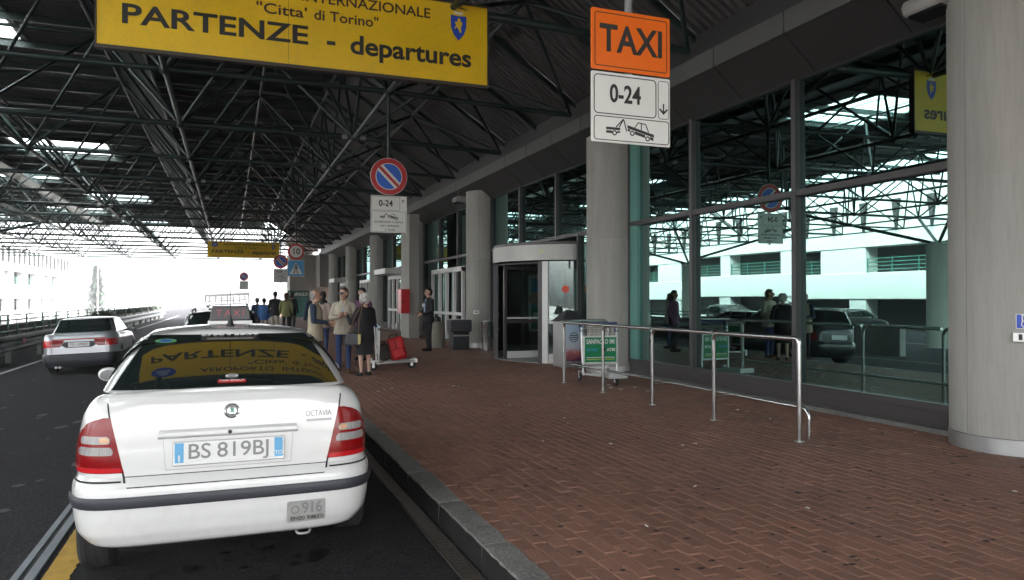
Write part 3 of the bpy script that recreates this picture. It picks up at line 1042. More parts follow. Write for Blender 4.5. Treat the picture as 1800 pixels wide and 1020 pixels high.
def plate(t, name, x0, x1, z0, z1, mat, r=.03, y=0.0, th=.012, border='ink', bw=.008, inset=.022):
    mb = MB(); mb.prism(list(reversed(rrect(x0, x1, z0, z1, r))), y, y + th, 'xz'); o = mb.build(name, mat, t, 0, .002)
    if border:
        m2 = MB(); ring_poly(m2, rrect(x0 + inset, x1 - inset, z0 + inset, z1 - inset, max(r, .02)), rrect(x0 + inset + bw, x1 - inset - bw, z0 + inset + bw, z1 - inset - bw, max(r - bw, .012)), y - .003, y)
        m2.build('border', border, o, 0)
    return o
def outline(t, x0, x1, z0, z1, r, bw, y=0.0, mat='ink'):
    m2 = MB(); ring_poly(m2, rrect(x0, x1, z0, z1, r), rrect(x0 + bw, x1 - bw, z0 + bw, z1 - bw, max(.004, r - bw)), y - .003, y - .0002)
    m2.build('outline', mat, t, 0)
def tow_icon(t, x, z, k):
    mb = MB()
    def poly(pts): mb.prism([(x + a * k, z + b * k) for a, b in reversed(pts)], -.003, -.0002, 'xz')
    poly([(-.95, .02), (-.32, .02), (-.32, .12), (-.95, .12)]); poly([(-.95, -.12), (-.68, -.12), (-.68, -.02), (-.95, -.02)]); poly([(-.47, -.10), (-.32, -.08), (-.32, -.02), (-.45, -.02)])
    for p, q in (((-.50, .14), (-.17, .48)), ((-.36, .14), (-.16, .48)), ((-.15, .47), (-.02, .0))):
        d = Vector((q[0] - p[0], q[1] - p[1])).normalized().orthogonal() * .022
        poly([(p[0] - d.x, p[1] - d.y), (q[0] - d.x, q[1] - d.y), (q[0] + d.x, q[1] + d.y), (p[0] + d.x, p[1] + d.y)] if d.x * 1 < 0 else [(p[0] + d.x, p[1] + d.y), (q[0] + d.x, q[1] + d.y), (q[0] - d.x, q[1] - d.y), (p[0] - d.x, p[1] - d.y)])
    s = -.24
    def rot(pts): return [(a, b + (a - .0) * s) for a, b in pts]
    poly(rot([(.02, .14), (1.25, .14), (1.25, .26), (.02, .26)])); poly(rot([(.36, .0), (.84, .0), (.84, .12), (.36, .12)])); poly(rot([(1.08, .0), (1.22, .0), (1.22, .12), (1.06, .12)])); poly(rot([(.04, .03), (.13, .03), (.15, .12), (.03, .12)]))
    for p, q in (((.35, .26), (.52, .52)), ((.52, .52), (.86, .56)), ((.86, .56), (1.0, .28)), ((.66, .54), (.66, .27))):
        p, q = rot([p])[0], rot([q])[0]
        d = Vector((q[0] - p[0], q[1] - p[1])).normalized().orthogonal() * .018
        poly([(p[0] - d.x, p[1] - d.y), (q[0] - d.x, q[1] - d.y), (q[0] + d.x, q[1] + d.y), (p[0] + d.x, p[1] + d.y)])
    for cx, cz in ((-.57, -.1), rot([(.24, .0)])[0], rot([(.95, .0)])[0]):
        ring_poly(mb, [(x + a * k, z + b * k) for a, b in circ(cx, cz, .105, 20)], [(x + a * k, z + b * k) for a, b in circ(cx, cz, .06, 20)], -.003, -.0002)
    mb.build('tow_symbol', 'ink', t, 0)
def arrow(t, x, z, k, up):
    mb = MB(); s = 1 if up else -1
    pts = [(-.06, -.5), (.06, -.5), (.06, .22), (.38, -.08), (.44, .08), (0, .52), (-.44, .08), (-.38, -.08), (-.06, .22)]
    mb.prism([(x + a * k, z + s * b * k) for a, b in pts], -.003, -.0002, 'xz'); mb.build('arrow', 'ink', t, 0)

# TAXI sign with 0-24 plate, hung by a pole from the canopy
t = thing('taxi_sign', 'orange TAXI sign with white tow-away plate hanging from canopy pole', 'sign', (2.88, 4.97, 2.9))
mb = MB(); mb.tube([(0, .045, .02), (0, .045, 2.84)], .03, 12); mb.build('pole', 'galv', t, 50)
o = plate(t, 'orange_plate', -.345, .345, .50, .965, 'sign_orange', .015, border='ink_brown', bw=.006, inset=.028)
text('lettering', 'TAXI', .29, 'ink', t, (0.005, -.004, .735), bold=.006, width=.545)
mb = MB(); mb.prism(list(reversed(rrect(-.345, .345, -.05, .485, .012))), 0, .012, 'xz'); o = mb.build('white_plate', 'sign_white', t, 0, .002)
outline(t, -.325, .22, .165, .465, .035, .007); outline(t, .235, .335, .165, .465, .025, .004); outline(t, -.325, .335, -.035, .150, .025, .006)
text('lettering', '0-24', .19, 'ink', t, (-.055, -.004, .32), bold=.004, width=.27)
arrow(t, .285, .245, .085, False); tow_icon(t, -.04, .045, .19)
for z in (.12, .62, .86):
    mb = MB(); mb.box(-.12, .12, .013, .05, z - .02, z + .02); mb.build('bracket', 'galv', t, 0)

def no_parking_disc(t, z, r, name='disc'):
    mb = MB(); mb.prism(list(reversed(circ(0, z, r))), 0, .012, 'xz'); d = mb.build(name, 'sign_white', t, 0, .002)
    mb = MB(); ring_poly(mb, circ(0, z, r * .975), circ(0, z, r * .72), -.003, 0.0005); mb.build('red_ring', 'sign_red', d, 0)
    mb = MB()
    c, s_ = math.cos(R(45)), math.sin(R(45))
    for sg in (1, -1):
        pts = []
        for k in range(25):
            a = R(-72 + 144 * k / 24)
            pts.append((r * .675 * math.cos(a), r * .675 * math.sin(a)))
        w0 = r * .15
        pts = [(max(p, w0), q) for p, q in pts]
        rp_ = []
        for p, q in pts:
            p *= sg; q *= sg
            rp_.append((p * c - q * s_, z + p * s_ + q * c))
        mb.prism(list(reversed(rp_)), -.0025, 0.0005, 'xz')
    mb.build('blue_field', 'sign_blue', d, 0)
    mb = MB(); L_ = r * .71
    pts = [(-r * .075, -L_), (r * .075, -L_), (r * .075, L_), (-r * .075, L_)]
    mb.prism([(p * c - q * s_, z + p * s_ + q * c) for p, q in reversed(pts)], -.0034, 0.0005, 'xz'); mb.build('red_bar', 'sign_red', d, 0)
    return d
def no_parking(x, y, zc, r, lab, writing=True, top=None):
    t = thing('no_parking_sign', lab, 'sign', (x, y, 0), 0, 'no parking signs hung from the canopy')
    top = top or ZL - .04
    mb = MB(); mb.tube([(0, .045, zc - r - .75 * (r / .36)), (0, .045, top)], .03, 10); mb.build('pole', 'tube_green', t, 50)
    no_parking_disc(t, zc, r)
    k = r / .36; z1 = zc - r - .015 * k
    mb = MB(); mb.prism(list(reversed(rrect(-.35 * k, .35 * k, z1 - .71 * k, z1, .012))), 0, .012, 'xz'); mb.build('white_plate', 'sign_white', t, 0, .002)
    outline(t, -.335 * k, .215 * k, z1 - .28 * k, z1 - .015 * k, .025 * k, .005 * k); outline(t, -.335 * k, .335 * k, z1 - .695 * k, z1 - .30 * k, .02 * k, .005 * k)
    text('lettering', '0-24', .165 * k, 'ink', t, (-.06 * k, -.004, z1 - .15 * k), bold=.0035, width=.27 * k)
    arrow(t, .275 * k, z1 - .10 * k, .07 * k, True)
    tow_icon(t, -.02 * k, z1 - .41 * k, .16 * k)
    if writing:
        for w_, x_, q, wd in (('eccetto', -.19, 0, .19), ('carico', -.025, 0, .12), ('e', .07, 0, .025), ('scarico', .19, 0, .17), ('con', -.12, 1, .09), ('conducente', .08, 1, .24), ('a', -.06, 2, .025), ('bordo', .05, 2, .13)):
            text('lettering', w_, .075 * k, 'ink', t, (x_ * k, -.004, z1 - (.50 + .075 * q) * k), width=wd * k)
    return t
no_parking(2.9, 14.36, 4.06, .365, 'round no parking sign with 0-24 plate between canopy and third column')
no_parking(2.45, 40.0, 3.60, .36, 'far no parking sign half hidden behind the pedestrian crossing sign', True)
no_parking(1.1, 66.0, 3.55, .36, 'tiny no parking sign hanging below far yellow departures sign', False)
# speed limit 10 above a pedestrian crossing sign
t = thing('speed_limit_sign', 'round speed limit 10 sign above blue pedestrian crossing sign', 'sign', (2.78, 34.6, 0))
mb = MB(); mb.tube([(0, .045, 2.9), (0, .045, ZL - .04)], .03, 10); mb.build('pole', 'tube_green', t, 50)
mb = MB(); mb.prism(list(reversed(circ(0, 3.80, .365))), 0, .012, 'xz'); d = mb.build('disc', 'sign_white', t, 0)
mb = MB(); ring_poly(mb, circ(0, 3.80, .36), circ(0, 3.80, .27), -.004, .0005); mb.build('red_ring', 'sign_red', d, 0)
text('lettering', '10', .37, 'ink', t, (0, -.006, 3.80), bold=.006, width=.28)
mb = MB(); mb.box(-.365, .365, 0, .012, 2.68, 3.41); d = mb.build('square_plate', 'sign_white', t, 0)
mb = MB(); mb.box(-.345, .345, -.004, .0005, 2.70, 3.39); mb.build('blue_field', 'sign_cyan', d, 0)
mb = MB(); mb.prism([(-.29, 2.78), (0, 3.31), (.29, 2.78)][::-1], -.008, -.0041, 'xz'); mb.build('white_triangle', 'sign_white', d, 0)
mb = MB()
for pts in ([(-.02, 3.03), (.03, 3.03), (.03, 3.17), (-.03, 3.16)], [(-.02, 3.04), (.0, 3.02), (-.08, 2.80), (-.12, 2.82)], [(.0, 3.05), (.035, 3.03), (.10, 2.80), (.06, 2.80)], [(-.03, 3.15), (-.02, 3.11), (-.10, 3.00), (-.12, 3.02)], [(.03, 3.15), (.10, 3.02), (.08, 3.00), (.02, 3.10)]):
    mb.prism(pts, -.011, -.0082, 'xz')
mb.prism(circ(0, 3.205, .035, 14)[::-1], -.011, -.0082, 'xz')
mb.build('walking_figure', 'ink', d, 0)

# thin bright haze hanging in the air
hz = MB(); hz.box(-260, 120, -40, 420, -5.5, 14)
hm = bpy.data.materials.new('haze_air'); hm.use_nodes = True
hm.node_tree.nodes.clear()
_o = hm.node_tree.nodes.new('ShaderNodeOutputMaterial'); _v = hm.node_tree.nodes.new('ShaderNodeVolumePrincipled')
_v.inputs['Color'].default_value = (0.95, 0.96, 1.0, 1); _v.inputs['Density'].default_value = 0.0014; _v.inputs['Anisotropy'].default_value = 0.3
hm.node_tree.links.new(_v.outputs[0], _o.inputs['Volume'])
MATS['haze_air'] = hm
tag(hz.build('haze', 'haze_air', smooth=0), kind='stuff', label='thin pale haze hanging in the air over the road', cat='haze')
# ================================================================== CARS
M('car_white', (0.70, 0.695, 0.685), 0.25, coat=1.0, var=0.02, vscale=1.5, dirt=0.14, dscale=1.6, dcol=(0.5, 0.48, 0.45))
M('bumper_white', (0.68, 0.675, 0.665), 0.36, coat=.5, var=0.05, vscale=4, dirt=0.18, dscale=2.2, dcol=(0.5, 0.48, 0.45), speck=.12, sscale=18, scol=(.48, .46, .43))
M('car_silver', (0.40, 0.41, 0.44), 0.3, metal=0.55, coat=0.8)
M('car_dark', (0.012, 0.016, 0.019), 0.3, spec=.3, coat=.35)
M('car_grey', (0.10, 0.11, 0.12), 0.3, metal=0.4, coat=0.8)
M('car_glass', (0.012, 0.019, 0.018), 0.02, spec=.8, ior=1.7)
M('lens_red', (0.22, 0.0005, 0.002), 0.15, spec=.4, coat=.15, var=0.25, vscale=40)
M('lens_red_bright', (0.50, 0.006, 0.010), 0.2, coat=.1)
M('lens_clear', (0.30, 0.29, 0.285), 0.15, coat=.3, var=0.5, vscale=30, stretch=(6, 1, .4))
M('lens_amber', (0.62, 0.36, 0.2), 0.15, coat=1.0)
M('gap', (0.01, 0.01, 0.011), 0.8)
M('bumper_grey', (0.030, 0.032, 0.040), 0.5, var=0.15, vscale=6)
M('plate_white', (0.72, 0.72, 0.70), 0.35)
M('plate_blue', (0.10, 0.36, 0.62), 0.4)
M('plate_ink', (0.22, 0.22, 0.22), 0.5)
M('tin', (0.40, 0.40, 0.38), 0.5, metal=0.5, var=0.2, vscale=20, dirt=0.3, dscale=14, dcol=(0.16, 0.15, 0.13))
M('badge_green', (0.01, 0.2, 0.11), 0.3)
M('sticker_green', (0.12, 0.38, 0.12), 0.4)

def interp(tab, z):
    if z <= tab[0][0]: return tab[0][1:]
    for a, b in zip(tab, tab[1:]):
        if z <= b[0]:
            t = (z - a[0]) / (b[0] - a[0])
            return [p + (q - p) * t for p, q in zip(a[1:], b[1:])]
    return tab[-1][1:]

class Shell:
    """car body: rows of a rounded plan outline; tab rows are (z at the rear, rear offset, width factor, front offset)"""
    def __init__(s, L, W, tab, top, zb, n=5.0):
        s.L, s.W, s.tab, s.top, s.zb, s.n = L, W, tab, top, zb, n
        s.z0 = s.ztop(0)
    def ztop(s, y):
        return interp(s.top, y)[0]
    def plan(s, x, w):
        q = min(abs(x) / w, .9995)
        return s.L / 2 * (1 - (1 - q ** s.n) ** (1 / s.n)) + s.bow * q * q
    bow = 0.0
    def rear(s, x, z, off=0.0):
        ro, w, fo = interp(s.tab, z)
        y = ro + s.plan(x, s.W * w)
        if not off: return Vector((x, y, z))
        e = .004
        dx = (ro + s.plan(x + e, s.W * w) - ro - s.plan(x - e, s.W * w)) / (2 * e)
        r2, w2, _ = interp(s.tab, z + e); r1, w1, _ = interp(s.tab, z - e)
        dz = (r2 - r1) / (2 * e)
        nrm = Vector((dx, -1, dz)).normalized()
        return Vector((x, y, z)) + nrm * off
    def side(s, y, z, sg, off=0.0):
        h = (z - s.zb) / max(.05, s.ztop(y) - s.zb)
        zr = s.zb + h * (s.z0 - s.zb)
        ro, w, fo = interp(s.tab, zr)
        ym, hl = (ro + s.L - fo) / 2, (s.L - fo - ro) / 2
        q = min(abs(y - ym) / hl, .9995)
        return Vector((sg * (s.W * w * (1 - q ** s.n) ** (1 / s.n) + off), y, z))
    def mesh(s, mb, rows):
        RX = [-.992, -.975, -.95, -.9, -.84] + [-.78 + 1.56 * k / 24 for k in range(25)] + [.84, .9, .95, .975, .992]
        nr, ns = len(RX), 26
        loop_n = 2 * nr + 2 * ns
        rings = []
        for z in rows:
            ro, w, fo = interp(s.tab, z)
            Ww = s.W * w
            pts = []
            Lr = s.L
            for q in RX: pts.append((q * Ww, ro + s.plan(q * Ww, Ww)))
            ya, yb = pts[-1][1], s.L - fo - (pts[-1][1] - ro)
            ym, hl = (ro + s.L - fo) / 2, (s.L - fo - ro) / 2
            side = []
            for k in range(1, ns + 1):
                y = ya + (yb - ya) * k / (ns + 1)
                side.append((Ww * (1 - min(1, abs(y - ym) / hl) ** s.n) ** (1 / s.n), y))
            pts += side
            for q in reversed(RX): pts.append((q * Ww, s.L - fo - s.plan(q * Ww, Ww)))
            pts += [(-x, y) for x, y in reversed(side)]
            h = (z - s.zb) / (s.z0 - s.zb)
            rings.append([(x, y, s.zb + (s.ztop(y) - s.zb) * h) for x, y in pts])
        o = len(mb.v)
        vs = [p for r_ in rings for p in r_]
        fs = []
        for i in range(len(rings) - 1):
            for j in range(loop_n):
                j2 = (j + 1) % loop_n
                fs.append((i * loop_n + j, i * loop_n + j2, (i + 1) * loop_n + j2, (i + 1) * loop_n + j))
        fs.append(tuple(range(loop_n)))
        # crowned lid between mirrored points of the top ring
        topr = rings[-1]
        c0 = nr // 2
        pairs = []
        for k in range(1, nr - c0): pairs.append((c0 - k, c0 + k))
        for k in range(ns): pairs.append((loop_n - 1 - k, nr + k))
        for k in range(c0): pairs.append((nr + ns + nr - 1 - k, nr + ns + k))
        m = 8
        base = len(vs)
        tr = (len(rings) - 1) * loop_n
        grid = []
        for a, b in pairs:
            pa, pb = Vector(topr[a]), Vector(topr[b])
            row = [tr + a]
            for q in range(1, m):
                t = q / m
                p = pa.lerp(pb, t)
                p.z += s.crown * (1 - (2 * t - 1) ** 2)
                row.append(len(vs)); vs.append(tuple(p))
            row.append(tr + b)
            grid.append(row)
        fs.append(tuple([tr + c0] + list(reversed(grid[0]))))
        for r1, r2 in zip(grid, grid[1:]):
            for q in range(m):
                fs.append((r1[q], r1[q + 1], r2[q + 1], r2[q]))
        fs.append(tuple([tr + nr + ns + nr - 1 - c0] + list(grid[-1])))
        mb.add(vs, fs)
    crown = 0.02

def patch(fn, rows, nc=24, depth=.03, inward=Vector((0, 1, 0))):
    """surface patch from rows (v, left, right) with a skirt turned inwards"""
    mb = MB()
    vs = []
    for v, a, b in rows:
        for k in range(nc + 1):
            vs.append(fn(a + (b - a) * k / nc, v))
    nr = len(rows); w = nc + 1
    fs = [(i * w + k, i * w + k + 1, (i + 1) * w + k + 1, (i + 1) * w + k) for i in range(nr - 1) for k in range(nc)]
    edge = list(range(w)) + [i * w + nc for i in range(1, nr)] + [(nr - 1) * w + k for k in range(nc - 1, -1, -1)] + [i * w for i in range(nr - 2, 0, -1)]
    o = len(vs)
    for e in edge: vs.append(Vector(vs[e]) + inward * depth)
    for i in range(len(edge)):
        j = (i + 1) % len(edge)
        fs.append((edge[i], o + i, o + j, edge[j]))
    mb.add(vs, fs)
    return mb

def rows_between(pts, n=10):
    """dense (z, l, r) rows from a few key rows"""
    out = []
    z0, z1 = pts[0][0], pts[-1][0]
    for k in range(n + 1):
        z = z0 + (z1 - z0) * k / n
        l, r = interp(pts, z)
        out.append((z, l, r))
    return out

class House:
    """greenhouse: rows (v, half width, rear y, front y, z)"""
    bow = 0.0
    def __init__(s, tab, n=6.0): s.tab, s.n = tab, n
    def at(s, v): return interp(s.tab, v)
    def rear(s, x, v, off=0.0):
        w, yr, yf, z = s.at(v)
        q = min(abs(x) / w, .9995)
        p = Vector((x, yr + s.bow * q * q + (yf - yr) / 2 * (1 - (1 - q ** s.n) ** (1 / s.n)), z))
        if off:
            w2, yr2, yf2, z2 = s.at(min(1, v + .01)); w1, yr1, _, z1 = s.at(max(0, v - .01))
            nrm = Vector((0, -(z2 - z1), (yr2 - yr1))).normalized()
            p += nrm * off
        return p
    def front(s, x, v, off=0.0):
        w, yr, yf, z = s.at(v)
        q = min(abs(x) / w, .9995)
        p = Vector((x, yf - (yf - yr) / 2 * (1 - (1 - q ** s.n) ** (1 / s.n)), z))
        return p + Vector((0, off, off * .5))
    def side(s, y, v, sg, off=0.0):
        w, yr, yf, z = s.at(v)
        ym, hl = (yr + yf) / 2, (yf - yr) / 2
        q = min(abs(y - ym) / hl, .999)
        return Vector((sg * (w * (1 - q ** s.n) ** (1 / s.n) + off), y, z + off * .3))
    def build(s, name, mat, parent, nv=10, roof_arc=.02, crown=.035):
        sh = Shell.__new__(Shell)
        mb = MB()
        RX = [-.99, -.96, -.9, -.82] + [-.74 + 1.48 * k / 14 for k in range(15)] + [.82, .9, .96, .99]
        ns = 18; nr = len(RX); N = 2 * nr + 2 * ns
        rings = []
        for i in range(nv + 1):
            v = i / nv
            w, yr, yf, z = s.at(v)
            hl, ym = (yf - yr) / 2, (yr + yf) / 2
            f = lambda q: hl * (1 - (1 - abs(q) ** s.n) ** (1 / s.n)) + s.bow * q * q
            pts = [(q * w, yr + f(q)) for q in RX]
            ya, yb = pts[-1][1], yf - (pts[-1][1] - yr)
            side = [((lambda y: (w * (1 - min(1, abs(y - ym) / hl) ** s.n) ** (1 / s.n), y))(ya + (yb - ya) * k / (ns + 1))) for k in range(1, ns + 1)]
            pts += side + [(q * w, yf - f(q)) for q in reversed(RX)] + [(-x, y) for x, y in reversed(side)]
            rings.append([(x, y, z - (v ** 3) * roof_arc * ((y - ym) / hl) ** 2) for x, y in pts])
        vs = [p for r_ in rings for p in r_]
        fs = [(i * N + j, i * N + (j + 1) % N, (i + 1) * N + (j + 1) % N, (i + 1) * N + j) for i in range(nv) for j in range(N)]
        tr = nv * N; topr = rings[-1]; c0 = nr // 2
        pairs = [(c0 - k, c0 + k) for k in range(1, nr - c0)] + [(N - 1 - k, nr + k) for k in range(ns)] + [(nr + ns + nr - 1 - k, nr + ns + k) for k in range(c0)]
        m = 10; grid = []
        for a, b in pairs:
            pa, pb = Vector(topr[a]), Vector(topr[b]); row = [tr + a]
            for q in range(1, m):
                t = q / m; p = pa.lerp(pb, t); p.z += crown * (1 - (2 * t - 1) ** 2) * min(1, (pb.x - pa.x)); row.append(len(vs)); vs.append(tuple(p))
            row.append(tr + b); grid.append(row)
        fs.append(tuple([tr + c0] + list(reversed(grid[0]))))
        for r1, r2 in zip(grid, grid[1:]):
            for q in range(m): fs.append((r1[q], r1[q + 1], r2[q + 1], r2[q]))
        fs.append(tuple([tr + nr + ns + nr - 1 - c0] + list(grid[-1])))
        mb.add(vs, fs)
        return mb.build(name, mat, parent, 40)

def wheel_meshes(r, w):
    t = MB(); t.lathe([(r * .62, -w / 2 + .01), (r * .9, -w / 2), (r * .985, -w / 2 + .02), (r, -w / 4), (r * .992, -w / 4 + .006), (r * .992, -.012), (r, -.008), (r, .008), (r * .992, .012), (r * .992, w / 4 - .006), (r, w / 4), (r * .985, w / 2 - .02), (r * .9, w / 2), (r * .62, w / 2 - .01), (r * .62, -w / 2 + .01)], 36, axis='x')
    m = MB(); m.lathe([(.0, w / 2 - .045), (.06, w / 2 - .03), (r * .3, w / 2 - .05), (r * .52, w / 2 - .035), (r * .62, w / 2 - .01), (r * .635, w / 2 - .025), (r * .6, -w / 2 + .02), (0, -w / 2 + .03)], 30, axis='x')
    return t.mesh('tyre', 'rubber', 30), m.mesh('rim', 'steel_dull', 30)
WH = wheel_meshes(.305, .195)
def wheels(t, ys, xw, z=.305, slope=False):
    for y in ys:
        for sg in (-1, 1):
            a = bpy.data.objects.new('wheel', None); COL.objects.link(a); a.parent = t; a.location = (sg * xw, y, z + (road_z(sg * xw) + .004 if slope else 0))
            if sg < 0: a.rotation_euler = (0, 0, PI)
            inst('tyre', WH[0], a); inst('rim', WH[1], a)
def arches(t, sh, ys, r=.36):
    for y in ys:
        for sg in (-1, 1):
            mb = MB(); n = 28; x = sh.side(y, .4, sg, .0).x
            vs = []
            for k in range(n + 1):
                a = R(-25 + 230 * k / n)
                p = sh.side(y + r * math.cos(a), max(.16, .31 + r * math.sin(a)), sg, .004); vs.append(p)
                q = sh.side(y + (r + .03) * math.cos(a), max(.16, .31 + (r + .03) * math.sin(a)), sg, .006)
            c = sh.side(y, .31, sg, .003); vs.append(c)
            mb.add(vs, [(k, k + 1, n + 1) for k in range(n)]); mb.build('wheel_arch', 'gap', t, 0)

def side_glass(t, hs, segs, v0=.1, v1=.9, lean=(0, 0)):
    for sg in (-1, 1):
        for (a0, b0, a1, b1) in segs:       # bottom y range, top y range
            mb = patch(lambda y, v: hs.side(y, v, sg, .006), [(v0 + (v1 - v0) * k / 6, a0 + (a1 - a0) * k / 6, b0 + (b1 - b0) * k / 6) for k in range(7)], 8, .012, Vector((-sg, 0, 0)))
            mb.build('side_window', 'car_glass', t, 40)

# ------------------------------------------------------------------ the white taxi
t = taxi = thing('taxi_car', 'white liftback taxi parked at the kerb in the foreground, seen from behind', 'car', (0.005, 4.86, 0.0))
tab = [(.165, .12, .86, .12), (.20, .06, .93, .08), (.27, .022, .975, .04), (.36, .005, .99, .02), (.47, .0, 1.0, 0), (.54, .008, .998, .0), (.575, .03, .99, .03), (.60, .062, .982, .05), (.70, .068, .985, .08), (.82, .078, .98, .10), (.90, .086, .966, .12), (.95, .093, .955, .15), (1.0, .102, .93, .2), (1.04, .113, .90, .25), (1.062, .128, .875, .28), (1.075, .160, .85, .3)]
top = [(0, 1.075), (.2, 1.085), (.5, 1.05), (1.0, 1.0), (3.0, .97), (3.4, .93), (4.0, .84), (4.5, .72)]
ts = Shell(4.5, .922, tab, top, .165, 10.0); ts.bow = .022
mb = MB(); ts.mesh(mb, [.165, .18, .20, .235, .28, .36, .44, .50, .54, .575, .60, .63, .68, .74, .80, .86, .91, .95, .98, 1.01, 1.03, 1.05, 1.065, 1.075])
mb.build('body', 'car_white', t, 35)
_tab = []; _z = 1.085
for _i in range(20):                      # gently convex fastback glass
    _q = _i / 19; _v = .95 * _q
    _tab.append((_v, .760 - .175 * _q + .020 * math.sin(PI * _q), .17 + .91 * _q, 3.45 - 1.05 * _q, _z))
    _z += .91 / 19 * math.tan(R(20.2 - 2.6 * _q))
_tab.append((.975, .572, 1.12, 2.36, _tab[-1][4] + .010)); _tab.append((1.0, .555, 1.17, 2.32, _tab[-2][4] + .018))
hs = House(_tab, 13.0); hs.bow = .05
roof = hs.build('roof', 'car_white', t, 40, .03, .04)
# rear window: black border and the tinted pane
def rw(v0, v1, x0, x1, off, n=14):
    return patch(lambda x, v: hs.rear(x, v, off), [(v0 + (v1 - v0) * k / n, -(x0 + (x1 - x0) * k / n), x0 + (x1 - x0) * k / n) for k in range(n + 1)], 26, .02)
win = rw(.03, .94, .685, .548, .004, 24).build('rear_window', 'car_glass', t, 40)
def on_glass(x, v, off=.009): return hs.rear(x, v, off)
def glass_rot(v):
    a, b = hs.rear(0, v - .05), hs.rear(0, v + .05)
    return (math.atan2(b.z - a.z, b.y - a.y), 0, 0)
mb = patch(lambda x, v: hs.rear(x, v, .0075), rows_between([(.80, -.20, .20), (.87, -.20, .20)], 3), 6, .01); bl = mb.build('brake_lamp', 'black', win, 0)
mb = patch(lambda x, v: hs.rear(x, v, .010), rows_between([(.82, -.16, .16), (.85, -.16, .16)], 3), 6, .01); mb.build('brake_lens', 'lens_clear', win, 0)
text('window_lettering', '5730 - 33.99', .05, 'white_paint', win, on_glass(0.0, .925), glass_rot(.925), bold=.002, width=.40)
p = MB(); p.prism(list(reversed([(.07 * math.cos(2 * PI * k / 24), .04 * math.sin(2 * PI * k / 24)) for k in range(24)])), 0, .001, 'xy'); st = p.build('sticker', 'sticker_green', win, 0, loc=on_glass(-.43, .80, .011), rot=glass_rot(.80))
p = MB(); p.prism(list(reversed([(.042 * math.cos(2 * PI * k / 24), .024 * math.sin(2 * PI * k / 24)) for k in range(24)])), .0015, .002, 'xy'); p.build('sticker', 'logo_blue', win, 0, loc=on_glass(-.43, .80, .0112), rot=glass_rot(.80))
p = MB(); p.box(-.085, .085, -.022, .022, 0, .001); p.build('sticker', 'sign_red', win, 0, loc=on_glass(.01, .105, .0085), rot=glass_rot(.10))
text('window_lettering', 'TAXI GROUP', .03, 'white_paint', win, on_glass(.01, .112, .0105), glass_rot(.10), width=.15)
p = MB(); ring_poly(p, [(.04 * math.cos(2 * PI * k / 24), .026 * math.sin(2 * PI * k / 24)) for k in range(24)], [(.033 * math.cos(2 * PI * k / 24), .019 * math.sin(2 * PI * k / 24)) for k in range(24)], 0, .001); p.box(-.035, .035, 0, .001, -.004, .004)
o = p.build('sticker', 'white_paint', win, 0, loc=on_glass(.01, .185, .0095)); o.rotation_euler = (glass_rot(.17)[0] - PI / 2, 0, 0)
# boot lid with its shut line
lid_rows = rows_between([(.553, -.555, .555), (.575, -.575, .575), (.63, -.588, .588), (.95, -.664, .664), (1.04, -.678, .678), (1.062, -.678, .678)], 22)
mb = patch(lambda x, z: ts.rear(x, z, .0035), [(z - .009, l - .010, r + .010) for z, l, r in lid_rows], 30, .004); mb.build('shut_line', 'gap', t, 35)
lid = patch(lambda x, z: ts.rear(x, z, .0075), lid_rows, 30, .008).build('boot_lid', 'car_white', t, 40)
# lamps
for sg in (-1, 1):
    k = [(.628, -.868, -.585), (.66, -.870, -.595), (.75, -.862, -.617), (.84, -.846, -.638), (.89, -.818, -.650), (.92, -.784, -.656), (.94, -.742, -.660), (.95, -.70, -.662)]
    rows = rows_between(k, 20)
    if sg > 0: rows = [(z, -r, -l) for z, l, r in rows]
    lamp = patch(lambda x, z: ts.rear(x, z, .009), rows, 14, .012).build('tail_light', 'lens_red', t, 40)
    def sub(nm, mat, z0, z1, a, b, off=.012):
        rr = []
        for q in range(7):
            z = z0 + (z1 - z0) * q / 6
            l, r = interp(k, z); w_ = r - l
            e = .012 * (1 if q in (0, 6) else (.35 if q in (1, 5) else 0))
            l2, r2 = l + w_ * a + e, l + w_ * b - e
            rr.append((z, l2, r2) if sg < 0 else (z, -r2, -l2))
        return patch(lambda x, z: ts.rear(x, z, off), rr, 10, .006).build(nm, mat, lamp, 40)
    sub('indicator_lens', 'lens_clear', .798, .843, .12, .86); sub('reversing_lens', 'lens_clear', .732, .780, .10, .88)
    sub('indicator_bulb', 'lens_amber', .803, .838, .60, .84, .0135); sub('reflector_strip', 'lens_red_bright', .632, .658, .03, .97)
# bumper band, rubbing strip, number plate, handle, badge, lettering
mb = patch(lambda x, z: ts.rear(x, z, .004), rows_between([(.18, -.68, .68), (.21, -.77, .77), (.29, -.86, .86), (.47, -.886, .886), (.553, -.887, .887), (.572, -.88, .88)], 20), 40, .01); mb.build('bumper', 'bumper_white', t, 35)
for _a, _b in ((-.884, -.60), (.60, .884)):
    mb = patch(lambda x, z: ts.rear(x, z, .0055), rows_between([(.5745, _a, _b), (.581, _a, _b)], 2), 14, .006); mb.build('shut_line', 'gap', t, 35)
mb = patch(lambda x, z: ts.rear(x, z, .016 * (1 - (abs(z - .464) / .045) ** 4) + .004), rows_between([(.432, -.892, .892), (.496, -.894, .894)], 8), 44, .01); mb.build('rubbing_strip', 'bumper_grey', t, 40)
for sg in (-1, 1):
    mb = patch(lambda y, z: ts.side(y, z, sg, .008), [(.44, .42, 4.0), (.455, .40, 4.0), (.49, .40, 4.0), (.503, .42, 4.0)], 14, .012, Vector((-sg, 0, 0))); mb.build('rubbing_strip', 'bumper_grey', t, 40)
tilt = math.atan2(.078 - .068, .12)
def on_rear(x, z, off=.02): return ts.rear(x, z, off)
TR = (PI / 2 - tilt, 0, 0)
